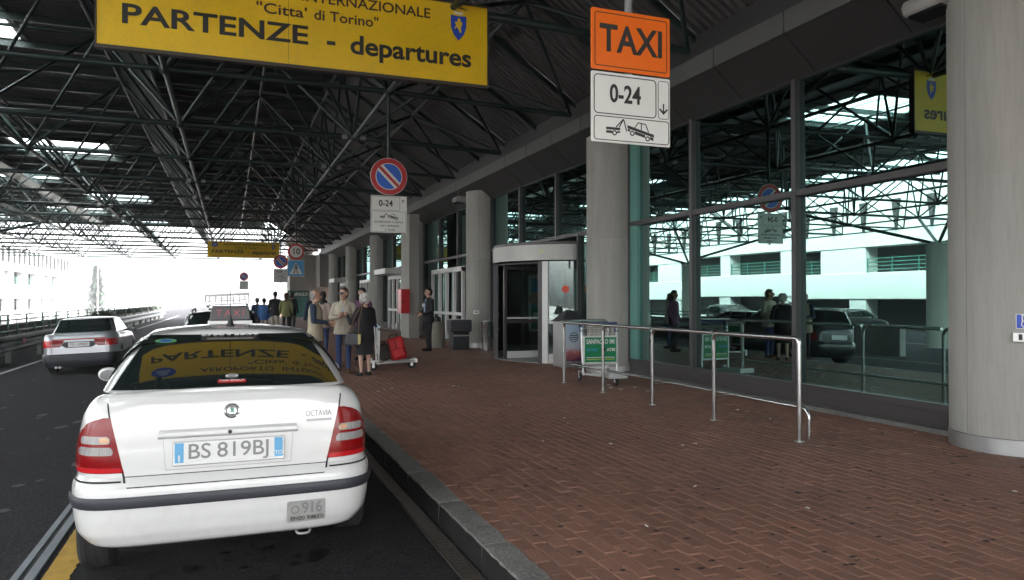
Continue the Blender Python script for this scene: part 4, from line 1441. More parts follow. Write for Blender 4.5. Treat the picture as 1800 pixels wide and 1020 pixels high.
mb = patch(lambda x, z: ts.rear(x, z, .0095 + .028 * min(1, max(0, 1 - abs(z - .838) / .022) * 2)), rows_between([(.815, -.405, .405), (.862, -.395, .395)], 8), 24, .01); hb = mb.build('handle_bar', 'car_white', t, 40)
p = MB(); p.lathe([(.0, .01), (.012, .01), (.014, .006), (.014, 0)], 20, axis='y'); o = p.build('boot_lock', 'chrome', t, 40, loc=on_rear(0.0, .838, .036)); o.rotation_euler = (PI, 0, 0)
mb = patch(lambda x, z: ts.rear(x, z, .0105), rows_between([(.632, -.36, .36), (.812, -.375, .375)], 4), 16, .004); mb.build('plate_recess', 'car_white', t, 40)
M('edge_shade_grey', (0.42, 0.42, 0.42), 0.5)  # grey outlines painted in for the shade round plate recess and handle bar
mb = patch(lambda x, z: ts.rear(x, z, .0092), rows_between([(.626, -.364, .364), (.815, -.379, .379)], 4), 16, .003); mb.build('recess_edge_shade', 'edge_shade_grey', t, 40)
mb = patch(lambda x, z: ts.rear(x, z, .0090), rows_between([(.811, -.409, .409), (.866, -.399, .399)], 4), 16, .003); mb.build('handle_edge_shade', 'edge_shade_grey', t, 40)
pl = MB(); pl.box(-.322, .322, -.012, .0, -.073, .072); pl = pl.build('number_plate', 'steel_dull', t, 0, .004, loc=on_rear(0.0, .722, .0135), rot=(-tilt, 0, 0))
a = MB(); a.box(-.312, .312, -.015, -.0122, -.054, .064); a.build('plate_face', 'plate_white', pl, 0)
for _x in (-.312, .262):
    a = MB(); a.box(_x, _x + .05, -.0165, -.0152, -.054, .064); a.build('plate_band', 'plate_blue', pl, 0)
for _w, _x, _wd in (('BS', -.175, .125), ('819BJ', .08, .30)):
    text('plate_characters', _w, .128, 'plate_ink', pl, (_x, -.016, .005), bold=.001, width=_wd, ext=.001)
text('plate_characters', 'I', .05, 'plate_white', pl, (-.287, -.0172, -.03), bold=.002, ext=.0006)
text('plate_characters', 'TO', .034, 'plate_white', pl, (.287, -.0172, -.03), ext=.0006)
bd = MB(); bd.lathe([(.0, .006), (.040, .006), (.0455, .009), (.047, .005), (.047, -.02)], 32, axis='y'); bd = bd.build('badge', 'chrome', t, 40, loc=on_rear(.01, .962, .012)); bd.rotation_euler = (PI + .0 - math.atan2(.02, .12), 0, 0)
a = MB(); ring_poly(a, circ(0, 0, .039), circ(0, 0, .026), .0065, .0075); a.build('badge_ring', 'black_gloss', bd, 0)
a = MB(); a.prism([(-.012, -.016), (.002, -.02), (.02, -.008), (.012, .002), (.022, .012), (.0, .01), (-.018, .016), (-.008, 0)], .0065, .0078, 'xz'); a.build('badge_emblem', 'badge_green', bd, 0)
zz = .918; tl = math.atan2(.02, .12)
text('model_lettering', 'OCTAVIA', .052, 'chrome_dark', lid, on_rear(.537, zz, .010), (PI / 2 - tl, 0, R(3)), width=.165, bold=.0, ext=.003)
o = MB(); o.box(-.078, .078, -.004, .004, -.007, .007); o.build('trim_strip', 'chrome_dark', lid, 0, loc=on_rear(.54, .878, .009), rot=(-tl, 0, R(3)))
# registration tin plate on the bumper, tow eye, exhaust
sp = MB(); sp.prism(list(reversed(rrect(-.118, .118, -.068, .068, .012))), -.003, .0, 'xz'); sp = sp.build('service_plate', 'tin', t, 0, .001, loc=on_rear(.455, .322, .010), rot=(R(5), 0, R(4)))
text('plate_characters', '916', .10, 'plate_ink', sp, (.035, -.0045, .016), bold=.002, width=.125, ext=.001)
for _w, _x, _wd in (('SERVIZIO', -.055, .09), ('PUBBLICO', .055, .10)):
    text('plate_characters', _w, .033, 'ink', sp, (_x, -.0045, -.046), width=_wd, ext=.001, bold=.0006)
a = MB(); ring_poly(a, circ(-.07, .012, .027, 20), circ(-.07, .012, .018, 20), -.0045, -.003); a.build('seal', 'plate_ink', sp, 0)
mb = MB(); mb.tube(chain([(.40, .2, .21), (.405, .13, .14), (.49, .13, .14), (.495, .2, .21)], .03), .009, 8); mb.build('tow_eye', 'tin', t, 50)
mb = MB(); mb.tube([(-.20, .7, .2), (-.20, .16, .19)], .022, 14); mb.tube([(-.13, .7, .2), (-.13, .16, .19)], .022, 14); mb.build('exhaust', 'steel_dull', t, 50)
mb = MB(); mb.box(-.7, .7, .25, 4.2, .15, .3); mb.build('underside', 'black', t, 0)
wheels(t, (.74, 3.30), .802, slope=True)
arches(t, ts, (.74, 3.30))
side_glass(t, hs, [(.62, 1.28, .98, 1.28), (1.34, 2.05, 1.34, 2.05), (2.12, 3.05, 2.12, 2.5)], .14, .86)
mb = patch(lambda x, v: hs.front(x, v, .005), [(.06 + .88 * k / 8, -(.70 - .14 * k / 8), .70 - .14 * k / 8) for k in range(9)], 16, .01, Vector((0, -1, 0))); mb.build('windscreen', 'car_glass', t, 40)
for sg, mx in ((-1, .985), (1, .90)):
    mb = MB(); mb.ell((sg * mx, 2.42, 1.005), (.085, .065, .062), 18, 10); mb.tube([(sg * .82, 2.5, .97), (sg * (mx - .035), 2.45, .99)], [.03, .025], 10)
    mr = mb.build('door_mirror', 'car_white', t, 50)
    mb = MB(); mb.prism([(sg * mx + .062 * math.cos(2 * PI * k / 20), 1.005 + .043 * math.sin(2 * PI * k / 20)) for k in reversed(range(20))], 2.352, 2.372, 'xz'); mb.build('mirror_glass', 'chrome', mr, 0)
mb = MB(); mb.lathe([(.034, 0), (.026, .012), (.014, .05), (.009, .075), (.006, .08), (.003, .13), (.002, .40), (0.0015, .405)], 14); mb.build('aerial', 'black', t, 40, loc=(0.0, 1.22, 1.452), rot=(R(6), 0, R(-2)))
sg_ = MB(); sg_.prism([(-.17, 0), (.17, 0), (.145, .125), (-.145, .125)], -.05, .05, 'xz'); M('taxi_shade', (0.04, 0.035, 0.037), 0.3); M('neon_red', (0.55, 0.06, 0.08), 0.4)
rs = sg_.build('roof_sign', 'taxi_shade', t, 0, .01, loc=(0.0, 2.02, 1.475))
text('sign_letters', 'TAXI', .085, 'neon_red', rs, (0, -.053, .062), width=.22, space=1.3, bold=-.002)
mb = MB(); mb.box(-.18, .18, -.06, .06, -.03, -.001); mb.build('sign_base', 'white_paint', rs, 0, .006)

# ------------------------------------------------------------------ the silver saloon pulling away
t = thing('saloon_car', 'silver boxy saloon with red light band pulling out on the left', 'car', (-3.52, 21.3, road_z(-3.52)))
t.rotation_euler = (0, -.04, 0)
tab = [(.20, .06, .93, .06), (.26, .02, .985, .02), (.34, .0, 1.0, 0), (.50, .0, 1.0, 0), (.515, .035, .985, .03), (.75, .045, .985, .06), (.90, .07, .975, .12), (.985, .10, .95, .2), (1.0, .13, .92, .25)]
top = [(0, 1.0), (.5, 1.01), (1.2, .97), (3.0, .93), (3.5, .88), (4.43, .70)]
asx = Shell(4.43, .86, tab, top, .20, 11.0)
mb = MB(); asx.mesh(mb, [.20, .23, .26, .30, .34, .42, .50, .515, .56, .65, .75, .82, .90, .95, .985, 1.0]); mb.build('body', 'car_silver', t, 35)
mb = patch(lambda x, z: asx.rear(x, z, .012), rows_between([(.21, -.74, .74), (.25, -.82, .82), (.505, -.838, .838)], 10), 30, .02); mb.build('bumper', 'bumper_grey', t, 40)
for sg in (-1, 1):
    mb = patch(lambda y, z: asx.side(y, z, sg, .012), [(.24, .5, 3.9), (.30, .28, 3.9), (.50, .28, 3.9)], 14, .015, Vector((-sg, 0, 0))); mb.build('side_cladding', 'bumper_grey', t, 40)
ah = House([(0, .735, .50, 3.55, .995), (.3, .70, .70, 3.25, 1.10), (.7, .645, .92, 2.85, 1.27), (.9, .61, 1.02, 2.65, 1.35), (1, .575, 1.10, 2.52, 1.375)], 9.0)
ah.build('roof', 'car_silver', t, 12, .02, .03)
mb = patch(lambda x, v: ah.rear(x, v, .005), [(.10 + .80 * k / 8, -(.655 - .09 * k / 8), .655 - .09 * k / 8) for k in range(9)], 20, .02); mb.build('rear_window', 'car_glass', t, 40)
side_glass(t, ah, [(.95, 1.3, 1.08, 1.3), (1.36, 2.15, 1.36, 2.1), (2.22, 3.15, 2.2, 2.62)], .12, .88)
mb = patch(lambda x, v: ah.front(x, v, .005), [(.08 + .84 * k / 8, -(.69 - .12 * k / 8), .69 - .12 * k / 8) for k in range(9)], 16, .01, Vector((0, -1, 0))); mb.build('windscreen', 'car_glass', t, 40)
for sg in (-1, 1):
    rw_ = rows_between([(.69, .60, .832), (.855, .60, .828)], 5)
    if sg < 0: rw_ = [(z, -r, -l) for z, l, r in rw_]
    patch(lambda x, z: asx.rear(x, z, .010), rw_, 12, .02).build('tail_light', 'lens_red_bright', t, 40)
    rw_ = rows_between([(.69, .43, .59), (.735, .36, .59), (.855, .33, .59)], 5)
    if sg < 0: rw_ = [(z, -r, -l) for z, l, r in rw_]
    patch(lambda x, z: asx.rear(x, z, .010), rw_, 12, .02).build('tail_light', 'lens_red', t, 40)
mb = patch(lambda x, z: asx.rear(x, z, .010), rows_between([(.862, -.60, .60), (.888, -.60, .60)], 3), 20, .02); mb.build('light_band', 'lens_red_bright', t, 40)
mb = patch(lambda x, z: asx.rear(x, z, .008), rows_between([(.665, -.28, .28), (.72, -.38, .38), (.812, -.33, .33)], 6), 20, .02); mb.build('plate_recess', 'bumper_grey', t, 40)
npl = MB(); npl.box(-.235, .235, -.006, 0, -.055, .055); npl = npl.build('number_plate', 'plate_white', t, 0, loc=asx.rear(0, .742, .014), rot=(-.05, 0, 0))
text('plate_characters', 'TO - 27005Y', .085, 'ink', npl, (0, -.008, 0), width=.41, ext=.001)
p = MB(); p.prism(circ(0, 0, .04, 20)[::-1], -.004, 0, 'xz'); p.build('badge', 'steel_dull', t, 0, loc=asx.rear(0, .91, .006), rot=(-.2, 0, 0))
for x in (-.6, .6):
    mb = patch(lambda q, z: asx.rear(q, z, .0055), rows_between([(.52, x - .004, x + .004), (.712, x - .004, x + .004)], 4), 2, .004); mb.build('shut_line', 'gap', t, 0)
mb = MB(); mb.tube([(-.52, .5, .2), (-.52, .02, .19)], .03, 12); mb.tube([(-.44, .5, .2), (-.44, .02, .19)], .03, 12); mb.build('exhaust', 'steel_dull', t, 50)
mb = MB(); mb.box(-.7, .7, .3, 4.1, .17, .3); mb.build('underside', 'black', t, 0)
wheels(t, (.95, 3.47), .74); arches(t, asx, (.95, 3.47))
for sg in (-1, 1):
    mb = MB(); mb.ell((sg * .95, 2.75, .99), (.09, .06, .06), 14, 8); mb.build('door_mirror', 'car_silver', t, 50)

# ------------------------------------------------------------------ dark hatchback ahead of the taxi, and its kind across the road
def dark_hatch(lab, loc, rz=0, mat='car_dark', rails=True, group=None):
    t = thing('hatchback_car', lab, 'car', loc, rz, group)
    tab = [(.20, .08, .92, .08), (.28, .02, .98, .03), (.42, .0, 1.0, 0), (.55, .01, 1.0, 0), (.60, .05, .985, .05), (.80, .06, .985, .08), (.95, .08, .96, .15), (1.0, .11, .92, .25)]
    top = [(0, 1.0), (1.0, .99), (2.7, .95), (3.2, .88), (4.1, .68)]
    s = Shell(4.1, .85, tab, top, .20, 5.0)
    mb = MB(); s.mesh(mb, [.20, .24, .28, .35, .42, .5, .55, .60, .7, .8, .88, .95, 1.0]); mb.build('body', mat, t, 35)
    h = House([(0, .76, .10, 3.2, .985), (.3, .72, .18, 2.95, 1.12), (.7, .66, .30, 2.62, 1.33), (.9, .62, .40, 2.42, 1.43), (1, .58, .50, 2.3, 1.47)], 7.0)
    h.build('roof', mat, t, 12, .02, .03)
    mb = patch(lambda x, v: h.rear(x, v, .006), [(.10 + .78 * k / 8, -(.67 - .08 * k / 8), .67 - .08 * k / 8) for k in range(9)], 20, .02); mb.build('rear_window', 'car_glass', t, 40)
    side_glass(t, h, [(.45, 1.0, .6, 1.0), (1.06, 1.85, 1.06, 1.85), (1.92, 2.8, 1.92, 2.4)], .12, .86)
    mb = patch(lambda x, v: h.front(x, v, .005), [(.08 + .84 * k / 8, -(.7 - .12 * k / 8), .7 - .12 * k / 8) for k in range(9)], 16, .01, Vector((0, -1, 0))); mb.build('windscreen', 'car_glass', t, 40)
    for sg in (-1, 1):
        rw_ = rows_between([(.62, .60, .825), (.92, .66, .80)], 6)
        if sg < 0: rw_ = [(z, -r, -l) for z, l, r in rw_]
        patch(lambda x, z: s.rear(x, z, .010), rw_, 10, .02).build('tail_light', 'lens_red', t, 40)
        mb = MB(); mb.ell((sg * .95, 2.5, 1.0), (.09, .06, .06), 14, 8); mb.build('door_mirror', mat, t, 50)
        hl = patch(lambda y, z: s.side(y, z, sg, .008), [(.58, 3.72, 3.98), (.64, 3.66, 3.98), (.70, 3.66, 3.9)], 6, .01, Vector((-sg, 0, 0))); hl.build('headlight', 'lens_clear', t, 40)
        if rails:
            mb = MB(); mb.tube(chain([(sg * .52, .62, 1.44), (sg * .52, .66, 1.52), (sg * .52, 2.2, 1.53), (sg * .52, 2.25, 1.45)], .06), .02, 8); mb.build('roof_rail', 'steel_dull', t, 50)
    npl = MB(); npl.box(-.26, .26, -.008, 0, -.06, .06); npl.build('number_plate', 'plate_white', t, 0, loc=s.rear(0, .72, .01))
    mb = MB(); mb.box(-.7, .7, .3, 3.8, .17, .3); mb.build('underside', 'black', t, 0)
    wheels(t, (.75, 3.25), .75); arches(t, s, (.75, 3.25))
    return t
dark_hatch('dark hatchback with roof rails parked directly ahead of the white taxi', (-.10, 15.3, road_z(-.10) + .02)).rotation_euler = (0, -.052, 0)
rk = dark_hatch('grey estate carrying a tall metal roof rack, further up the taxi rank', (.02, 25.2, road_z(.02)), 0, 'car_grey', False)
rk.rotation_euler = (0, -.052, 0)
t = thing('roof_rack', 'upright perforated metal ladder rack on roof of far grey car', 'rack', (-.06, 25.9, 1.42))
t.rotation_euler = (0, -.052, 0)
fr = MB(); fr.box(-.68, .68, -.02, .02, .38, .42); fr.box(-.68, .68, -.02, .02, .06, .10); fr.box(-.68, -.64, -.02, .02, .1, .38); fr.box(.64, .68, -.02, .02, .1, .38); fr.box(-.64, .64, -.015, .015, .34, .38); fr.build('frame', 'aluminium', t, 0)
for k in range(7):
    x = -.54 + .18 * k
    b = MB(); b.box(x - .02, x + .02, -.018, .018, .101, .339); b.build('upright', 'aluminium', t, 0)
b = MB(); b.box(-.62, .62, -.012, .012, .18, .21); b.box(-.62, .62, -.012, .012, .26, .28); b.build('cross_bar', 'steel_dull', t, 0)
for s_ in (-.6, .6):
    b = MB(); b.box(s_ - .03, s_ + .03, -.3, .9, .0, .05); b.build('foot', 'black', t, 0)
# cars parked across the roadway: they are what the terminal glass mirrors
for k, (x, y, rz, lab) in enumerate(((-18.6, 27.5, R(90), 'dark hatchback parked side-on across the roadway, mirrored in the glass near the big column'),
                               (-18.9, 35.5, R(95), 'dark hatchback parked across the roadway, mirrored in the middle glass pane'),
                               (-19.2, 47.0, R(88), 'dark hatchback parked far across the roadway, mirrored beside the second column'))):
    dark_hatch(lab, (x, y, RL), rz, 'car_dark', False, 'cars parked across the roadway')
# ================================================================== STREET FURNITURE
# stainless trolley-lane handrail
t = thing('handrail', 'stainless steel tube handrail with five bent posts on brick pavement', 'handrail', (5.57, 0, PAV))
YS = [12.0, 10.52, 9.05, 7.63, 6.17]
for k, y in enumerate(YS):
    ye = YS[k + 1] if k + 1 < len(YS) else None
    if ye is not None:
        pts = [(0, y, 0), (0, y, 1.075), (0, ye + .03, 1.075)]
        mb = MB(); mb.tube(chain(pts, .10, 8), .026, 14)
    else:
        mb = MB(); mb.tube(chain([(0, y + .10, 1.075), (0, y - .0, 1.075), (.0, y, 0)], .09, 8), .026, 14)
    mb.build('post', 'steel', t, 50)
    mb = MB(); mb.lathe([(.05, 0), (.05, .008), (.028, .010)], 18, (0, y, 0)); mb.build('foot_plate', 'steel_dull', t, 40)
mb = MB(); mb.tube(chain([(.20, 12.1, .32), (.20, 6.55, .32), (.22, 6.27, .32), (.22, 6.27, 0)], .12, 6), .02, 12); mb.build('lower_rail', 'steel', t, 50)
mb = MB(); mb.tube(chain([(.03, 11.9, 1.075), (.03, 12.25, 1.085), (1.02, 12.25, 1.10), (1.02, 12.25, 0)], .12, 6), .024, 12); mb.build('return_rail', 'steel', t, 50)
for y in (11.5, 9.0, 7.6):
    mb = MB(); mb.tube([(.0, y, .30), (.2, y, .32)], .012, 8); mb.build('rail_bracket', 'steel', t, 50)

# luggage trolley builder; local -y is the front
M('trolley_blue', (0.02, 0.04, 0.14), 0.5)
M('ad_green', (0.0, 0.22, 0.085), 0.35)
M('ad_yellow', (0.55, 0.6, 0.08), 0.4)
def trolley(lab, loc, rz, letters=True):
    t = thing('luggage_trolley', lab, 'trolley', loc, rz, 'airport luggage trolleys')
    for s in (-1, 1):
        mb = MB(); mb.tube(chain([(s * .32, -.02, .12), (s * .34, .0, .5), (s * .34, .04, .98)], .1), .019, 10); mb.build('upright', 'aluminium', t, 50)
        mb = MB(); mb.tube([(s * .34, .04, .90), (s * .34, .10, 1.06)], [.03, .034], 10); mb.build('grip_bracket', 'trolley_blue', t, 50)
        mb = MB(); mb.tube(chain([(s * .32, .12, .14), (s * .31, -.25, .16), (s * .16, -.80, .17)], .1), .02, 10); mb.build('side_beam', 'aluminium', t, 50)
    mb = MB(); mb.tube([(-.36, .10, 1.05), (.36, .10, 1.05)], .022, 12); mb.build('handle', 'trolley_blue', t, 50)
    mb = MB(); mb.box(-.335, .335, -.035, -.015, .32, .83); pn = mb.build('ad_frame', 'aluminium', t, 0, .004)
    mb = MB(); mb.box(-.30, .30, -.040, -.0352, .355, .80); mb.build('ad_panel', 'ad_green', pn, 0)
    if letters:
        text('ad_lettering', 'SANPAOLO IMI', .12, 'white_paint', pn, (0, -.042, .72), bold=.003, width=.54)
        text('ad_lettering', 'BANK', .075, 'sign_cyan', pn, (-.16, -.042, .575), width=.2)
        mb = MB(); mb.prism(circ(.05, .575, .045, 20)[::-1], -.043, -.0402, 'xz'); mb.build('ad_symbol', 'ink', pn, 0)
        text('ad_lettering', 'ATM', .075, 'white_paint', pn, (.2, -.042, .575), bold=.003, width=.16)
        mb = MB(); mb.box(-.27, .27, -.042, -.0402, .43, .445); mb.build('ad_line', 'white_paint', pn, 0)
        mb = MB(); mb.box(-.27, .27, -.042, -.0402, .395, .41); mb.build('ad_line', 'ad_yellow', pn, 0)
    mb = MB()
    for k in range(9):
        x = -.32 + .08 * k
        mb.tube([(x, -.02, .84), (x, -.02, .98), (x, .16, .93), (x, .16, .85)], .0035, 5)
    for z, y in ((.98, -.02), (.90, -.02), (.93, .16)):
        mb.tube([(-.34, y, z), (.34, y, z)], .005, 5)
    mb.build('basket', 'steel', t, 50)
    mb = MB()
    for k in range(5): mb.tube([(-.3 + .1 * k * (1 - .0), -.15 - .12 * k * 0, .165), (-.16 + .08 * k * .9, -.78, .175)], .01, 6)
    mb.tube([(-.31, -.2, .16), (.31, -.2, .16)], .014, 8); mb.tube([(-.22, -.55, .165), (.22, -.55, .165)], .014, 8); mb.box(-.17, .17, -.84, -.78, .14, .22)
    mb.build('platform', 'aluminium', t, 50)
    for (x, y) in ((-.34, .10), (.34, .10), (0.0, -.74)):
        w = MB(); w.lathe([(.03, -.02), (.075, -.022), (.085, -.012), (.085, .012), (.075, .022), (.03, .02), (.03, -.02)], 24, axis='x'); wo = w.build('wheel', 'rubber', t, 35, loc=(x, y, .085))
        f = MB(); f.box(-.032, -.026, -.025, .025, -.01, .12); f.box(.026, .032, -.025, .025, -.01, .12); f.box(-.032, .032, -.03, .03, .09, .10); f.lathe([(.03, -.024), (.03, .024)], 14, axis='x'); f.build('fork', 'aluminium', wo, 0)
    return t
trolley('luggage trolley with green bank advert standing behind the handrail', (6.26, 11.95, PAV), R(-6))
trolley('luggage trolley loaded with red suitcase beside the elderly woman', (2.93, 15.75, PAV), R(84), False)
# luggage on it
def soft_case(name, lab, w, d, h, mat, loc, rot, detail):
    t = thing(name, lab, 'suitcase', loc); t.rotation_euler = rot
    mb = MB(); mb.box(-w / 2, w / 2, -d / 2, d / 2, 0, h); mb.build('shell', mat, t, 30, min(w, d) * .28, seg=4)
    if detail:
        for s in (-.22, .22):
            b = MB(); b.box(-w * .30 + s * w * .9, w * -.22 + s * w * .9 + .0, -d / 2 - .012, -d / 2 + .02, h * .1, h * .9); b.build('strap', 'case_dark', t, 0, .004)
        b = MB(); b.tube(chain([(-.09, 0, h - .01), (-.09, 0, h + .05), (.09, 0, h + .05), (.09, 0, h - .01)], .03), .012, 8); b.build('handle', 'black', t, 50)
        b = MB(); b.box(-w * .36, w * .36, -d / 2 - .03, -d / 2 + .03, h * .12, h * .5); b.build('pocket', mat, t, 30, .02, seg=3)
    else:
        b = MB(); b.tube(chain([(-.07, 0, h - .01), (-.07, 0, h + .04), (.07, 0, h + .04), (.07, 0, h - .01)], .03), .01, 8); b.build('handle', 'black', t, 50)
M('case_red', (0.55, 0.010, 0.014), 0.55, var=0.1, vscale=8); M('case_dark', (0.18, 0.006, 0.008), 0.6); M('case_brown', (0.045, 0.030, 0.025), 0.7)
soft_case('red_suitcase', 'bright red soft suitcase leaning on the luggage trolley', .36, .26, .50, 'case_red', (3.42, 15.78, PAV + .185), (R(-4), R(-14), R(0)), True)
soft_case('brown_bag', 'dark brown bag squeezed behind the red suitcase on trolley', .22, .26, .36, 'case_brown', (3.13, 15.80, PAV + .185), (0, R(-14), 0), False)

# stainless litter bin with a poster
t = thing('poster_bin', 'steel litter bin with roof and pink festival poster beside revolving door', 'litter bin', (7.02, 14.85, PAV))
mb = MB(); mb.box(-.27, .27, -.28, .28, .0, 1.0); mb.build('cabinet', 'steel_dull', t, 0, .015)
mb = MB(); mb.add([(-.31, -.32, 1.0), (.31, -.32, 1.0), (.31, .32, 1.0), (-.31, .32, 1.0), (-.08, -.05, 1.24), (.08, -.05, 1.24), (.08, .05, 1.24), (-.08, .05, 1.24)], [(0, 1, 5, 4), (1, 2, 6, 5), (2, 3, 7, 6), (3, 0, 4, 7), (4, 5, 6, 7), (3, 2, 1, 0)]); mb.build('lid', 'plastic_grey', t, 0, .01)
mb = MB(); mb.box(-.23, .23, -.292, -.281, .12, .96); mb.build('poster_frame', 'aluminium', t, 0)
def poster_mat():
    m = bpy.data.materials.new('festival_poster'); m.use_nodes = True; N, L = m.node_tree.nodes, m.node_tree.links
    g_ = N.new('ShaderNodeTexCoord'); sp_ = N.new('ShaderNodeSeparateXYZ'); L.new(g_.outputs['Generated'], sp_.inputs[0])
    cr = N.new('ShaderNodeValToRGB'); nz = N.new('ShaderNodeTexNoise'); nz.inputs['Scale'].default_value = 7; L.new(g_.outputs['Generated'], nz.inputs['Vector'])
    a = N.new('ShaderNodeMath'); a.operation = 'MULTIPLY_ADD'; a.inputs[1].default_value = .35; L.new(nz.outputs['Fac'], a.inputs[0]); L.new(sp_.outputs['Z'], a.inputs[2]); L.new(a.outputs[0], cr.inputs[0])
    e = cr.color_ramp.elements; e[0].position = .16; e[0].color = (.05, .03, .12, 1); e[1].position = .95; e[1].color = (.45, .6, .75, 1)
    for p_, c_ in ((.3, (.35, .1, .12, 1)), (.42, (.6, .22, .2, 1)), (.5, (.55, .5, .6, 1)), (.6, (.6, .66, .72, 1))):
        k = e.new(p_); k.color = c_
    L.new(cr.outputs[0], N['Principled BSDF'].inputs['Base Color']); N['Principled BSDF'].inputs['Roughness'].default_value = .3
    MATS['festival_poster'] = m
poster_mat()
mb = MB(); mb.box(-.21, .21, -.297, -.2925, .14, .94); po = mb.build('poster', 'festival_poster', t, 0)
mb = MB(); ring_poly(mb, circ(-.03, .66, .105, 24), circ(-.03, .66, .09, 24), -.300, -.2972); mb.box(-.10, .04, -.300, -.2972, .69, .71); mb.box(-.11, .05, -.300, -.2972, .645, .665); mb.box(-.09, .03, -.300, -.2972, .605, .62); mb.build('poster_emblem', 'ink', po, 0)

# steel ash bin, black bin, concrete bin beside the third column
t = thing('ash_bin', 'slim stainless steel cylinder ash bin left of revolving door', 'ash bin', (6.93, 20.2, PAV))
mb = MB(); mb.lathe([(.16, 0), (.16, .02), (.15, .03), (.15, .78), (.155, .79), (.155, .86), (.14, .87), (.13, .83), (.0, .82)], 28); mb.build('cylinder', 'steel', t, 40)
mb = MB(); mb.box(.1, .26, -.1, .1, .66, .80); mb.build('flap', 'black', t, 0, .03)
t = thing('black_bin', 'squat black plastic litter bin with wide ash top beside suited man', 'litter bin', (6.35, 21.0, PAV))
M('bin_black', (0.022, 0.023, 0.028), 0.5, var=0.2, vscale=5)
mb = MB(); mb.box(-.25, .25, -.2, .2, 0, .52); mb.build('lower_box', 'bin_black', t, 0, .03)
mb = MB(); mb.box(-.33, .31, -.24, .24, .525, .88); mb.build('upper_box', 'plastic_grey', t, 0, .03)
mb = MB()
for k in range(5): mb.box(-.30 + .12 * k, -.22 + .12 * k, -.2, .2, .88, .90)
mb.build('ash_slots', 'steel_dull', t, 0)
mb = MB(); mb.box(-.24, .24, -.206, -.198, .40, .44); mb.build('trim', 'tin', t, 0)
t = thing('concrete_bin', 'beige concrete litter bin behind the suited man', 'litter bin', (5.95, 22.1, PAV))
M('beige_concrete', (0.26, 0.24, 0.20), 0.9, var=0.2, vscale=8)
mb = MB(); mb.lathe([(.23, 0), (.25, .05), (.25, .74), (.23, .80), (.18, .80), (.17, .72), (0, .70)], 20); mb.build('drum', 'beige_concrete', t, 40)
mb = MB(); mb.lathe([(.14, .80), (.13, .92), (0.02, .98)], 12); mb.build('cover', 'black', t, 40)
t = thing('fire_cabinet', 'tall red fire hose cabinet mounted on the concrete pier', 'cabinet', (6.2, 27.75, 1.12))
mb = MB(); mb.box(-.19, .15, -.3, .3, 0, .92); mb.build('box', 'sign_red', t, 0, .02)
mb = MB(); mb.box(-.15, .11, -.31, -.301, .05, .87); mb.build('door_panel', 'case_red', t, 0, .005)
mb = MB(); mb.box(-.13, -.10, -.33, -.312, .4, .5); mb.build('latch', 'black', t, 0)
t = thing('call_point', 'blue wheelchair sign above a steel intercom box on nearest column', 'intercom', (6.984, 4.812, 1.33), R(-48))
mb = MB(); mb.box(-.045, .10, -.006, .0, .05, .19); s_ = mb.build('wheelchair_sign', 'sign_white', t, 0)
mb = MB(); mb.box(-.039, .094, -.009, -.0062, .056, .184); mb.build('blue_field', 'logo_blue', s_, 0)
mb = MB(); ring_poly(mb, circ(.03, .095, .035, 24), circ(.03, .095, .026, 24), -.012, -.0092); mb.box(.0, .012, -.012, -.0092, .12, .17); mb.box(.005, .05, -.012, -.0092, .118, .128); mb.prism(circ(.008, .178, .011, 12)[::-1], -.012, -.0092, 'xz'); mb.build('wheelchair_symbol', 'sign_white', s_, 0)
mb = MB(); mb.box(-.075, .13, -.05, .04, -.075, .02); mb.build('box', 'aluminium', t, 0, .008)
mb = MB(); mb.box(-.03, .0, -.054, -.0505, -.055, .0); mb.build('speaker_slot', 'black', t, 0)
t = thing('socket_plate', 'small white socket box on the third concrete column', 'socket', (7.02, 21.42, 1.26), R(-41))
mb = MB(); mb.box(-.09, .09, -.03, .02, -.055, .055); mb.build('box', 'white_paint', t, 0, .006)
mb = MB(); mb.box(-.05, .05, -.033, -.0305, -.02, .03); mb.build('cover', 'sign_back', t, 0)

# ------------------------------------------------------------------ revolving door
t = thing('revolving_door', 'grey drum revolving door with white frame between the columns', 'revolving door', (8.1, 17.2, PAV))
DR = 1.9
M('door_metal', (0.36, 0.355, 0.34), 0.45, metal=0.5, var=0.12, vscale=3, stretch=(1, 1, .2))
def arc(a0, a1, r0, r1, z0, z1, nm, mat, n=None, bevel=0, par=None):
    n = n or max(2, int(abs(a1 - a0) / 4))
    mb = MB(); vs = []; fs = []
    for k in range(n + 1):
        a = R(a0 + (a1 - a0) * k / n)
        c, s = math.cos(a), math.sin(a)
        vs += [(r0 * c, r0 * s, z0), (r1 * c, r1 * s, z0), (r1 * c, r1 * s, z1), (r0 * c, r0 * s, z1)]
    for k in range(n):
        for j in range(4):
            fs.append((4 * k + j, 4 * k + (j + 1) % 4, 4 * k + 4 + (j + 1) % 4, 4 * k + 4 + j))
    if abs(a1 - a0) < 359: fs += [(0, 1, 2, 3), (4 * n + 3, 4 * n + 2, 4 * n + 1, 4 * n)]
    mb.add(vs, fs)
    return mb.build(nm, mat, par or t, 30, bevel)
arc(95, 285, DR - .08, DR + .03, 2.40, 2.76, 'drum_fascia', 'door_metal')
arc(90, 285,   .02, DR + .01, 2.76, 2.83, 'drum_roof', 'frame', 40)
arc(0, 360, .02, DR - .1, 2.33, 2.36, 'drum_ceiling', 'soffit', 40)
arc(0, 360, .02, DR - .02, -.01, .012, 'floor_disc', 'steel_dull', 48)
arc(160, 165, DR - .1, DR + .01, .0, 2.37, 'post', 'frame')
arc(223.5, 226.5, DR - .12, DR + .03, .0, 2.37, 'post', 'frame')
arc(226.5, 231, DR - .08, DR + .03, .0, 2.37, 'wide_post', 'white_paint', bevel=.01)
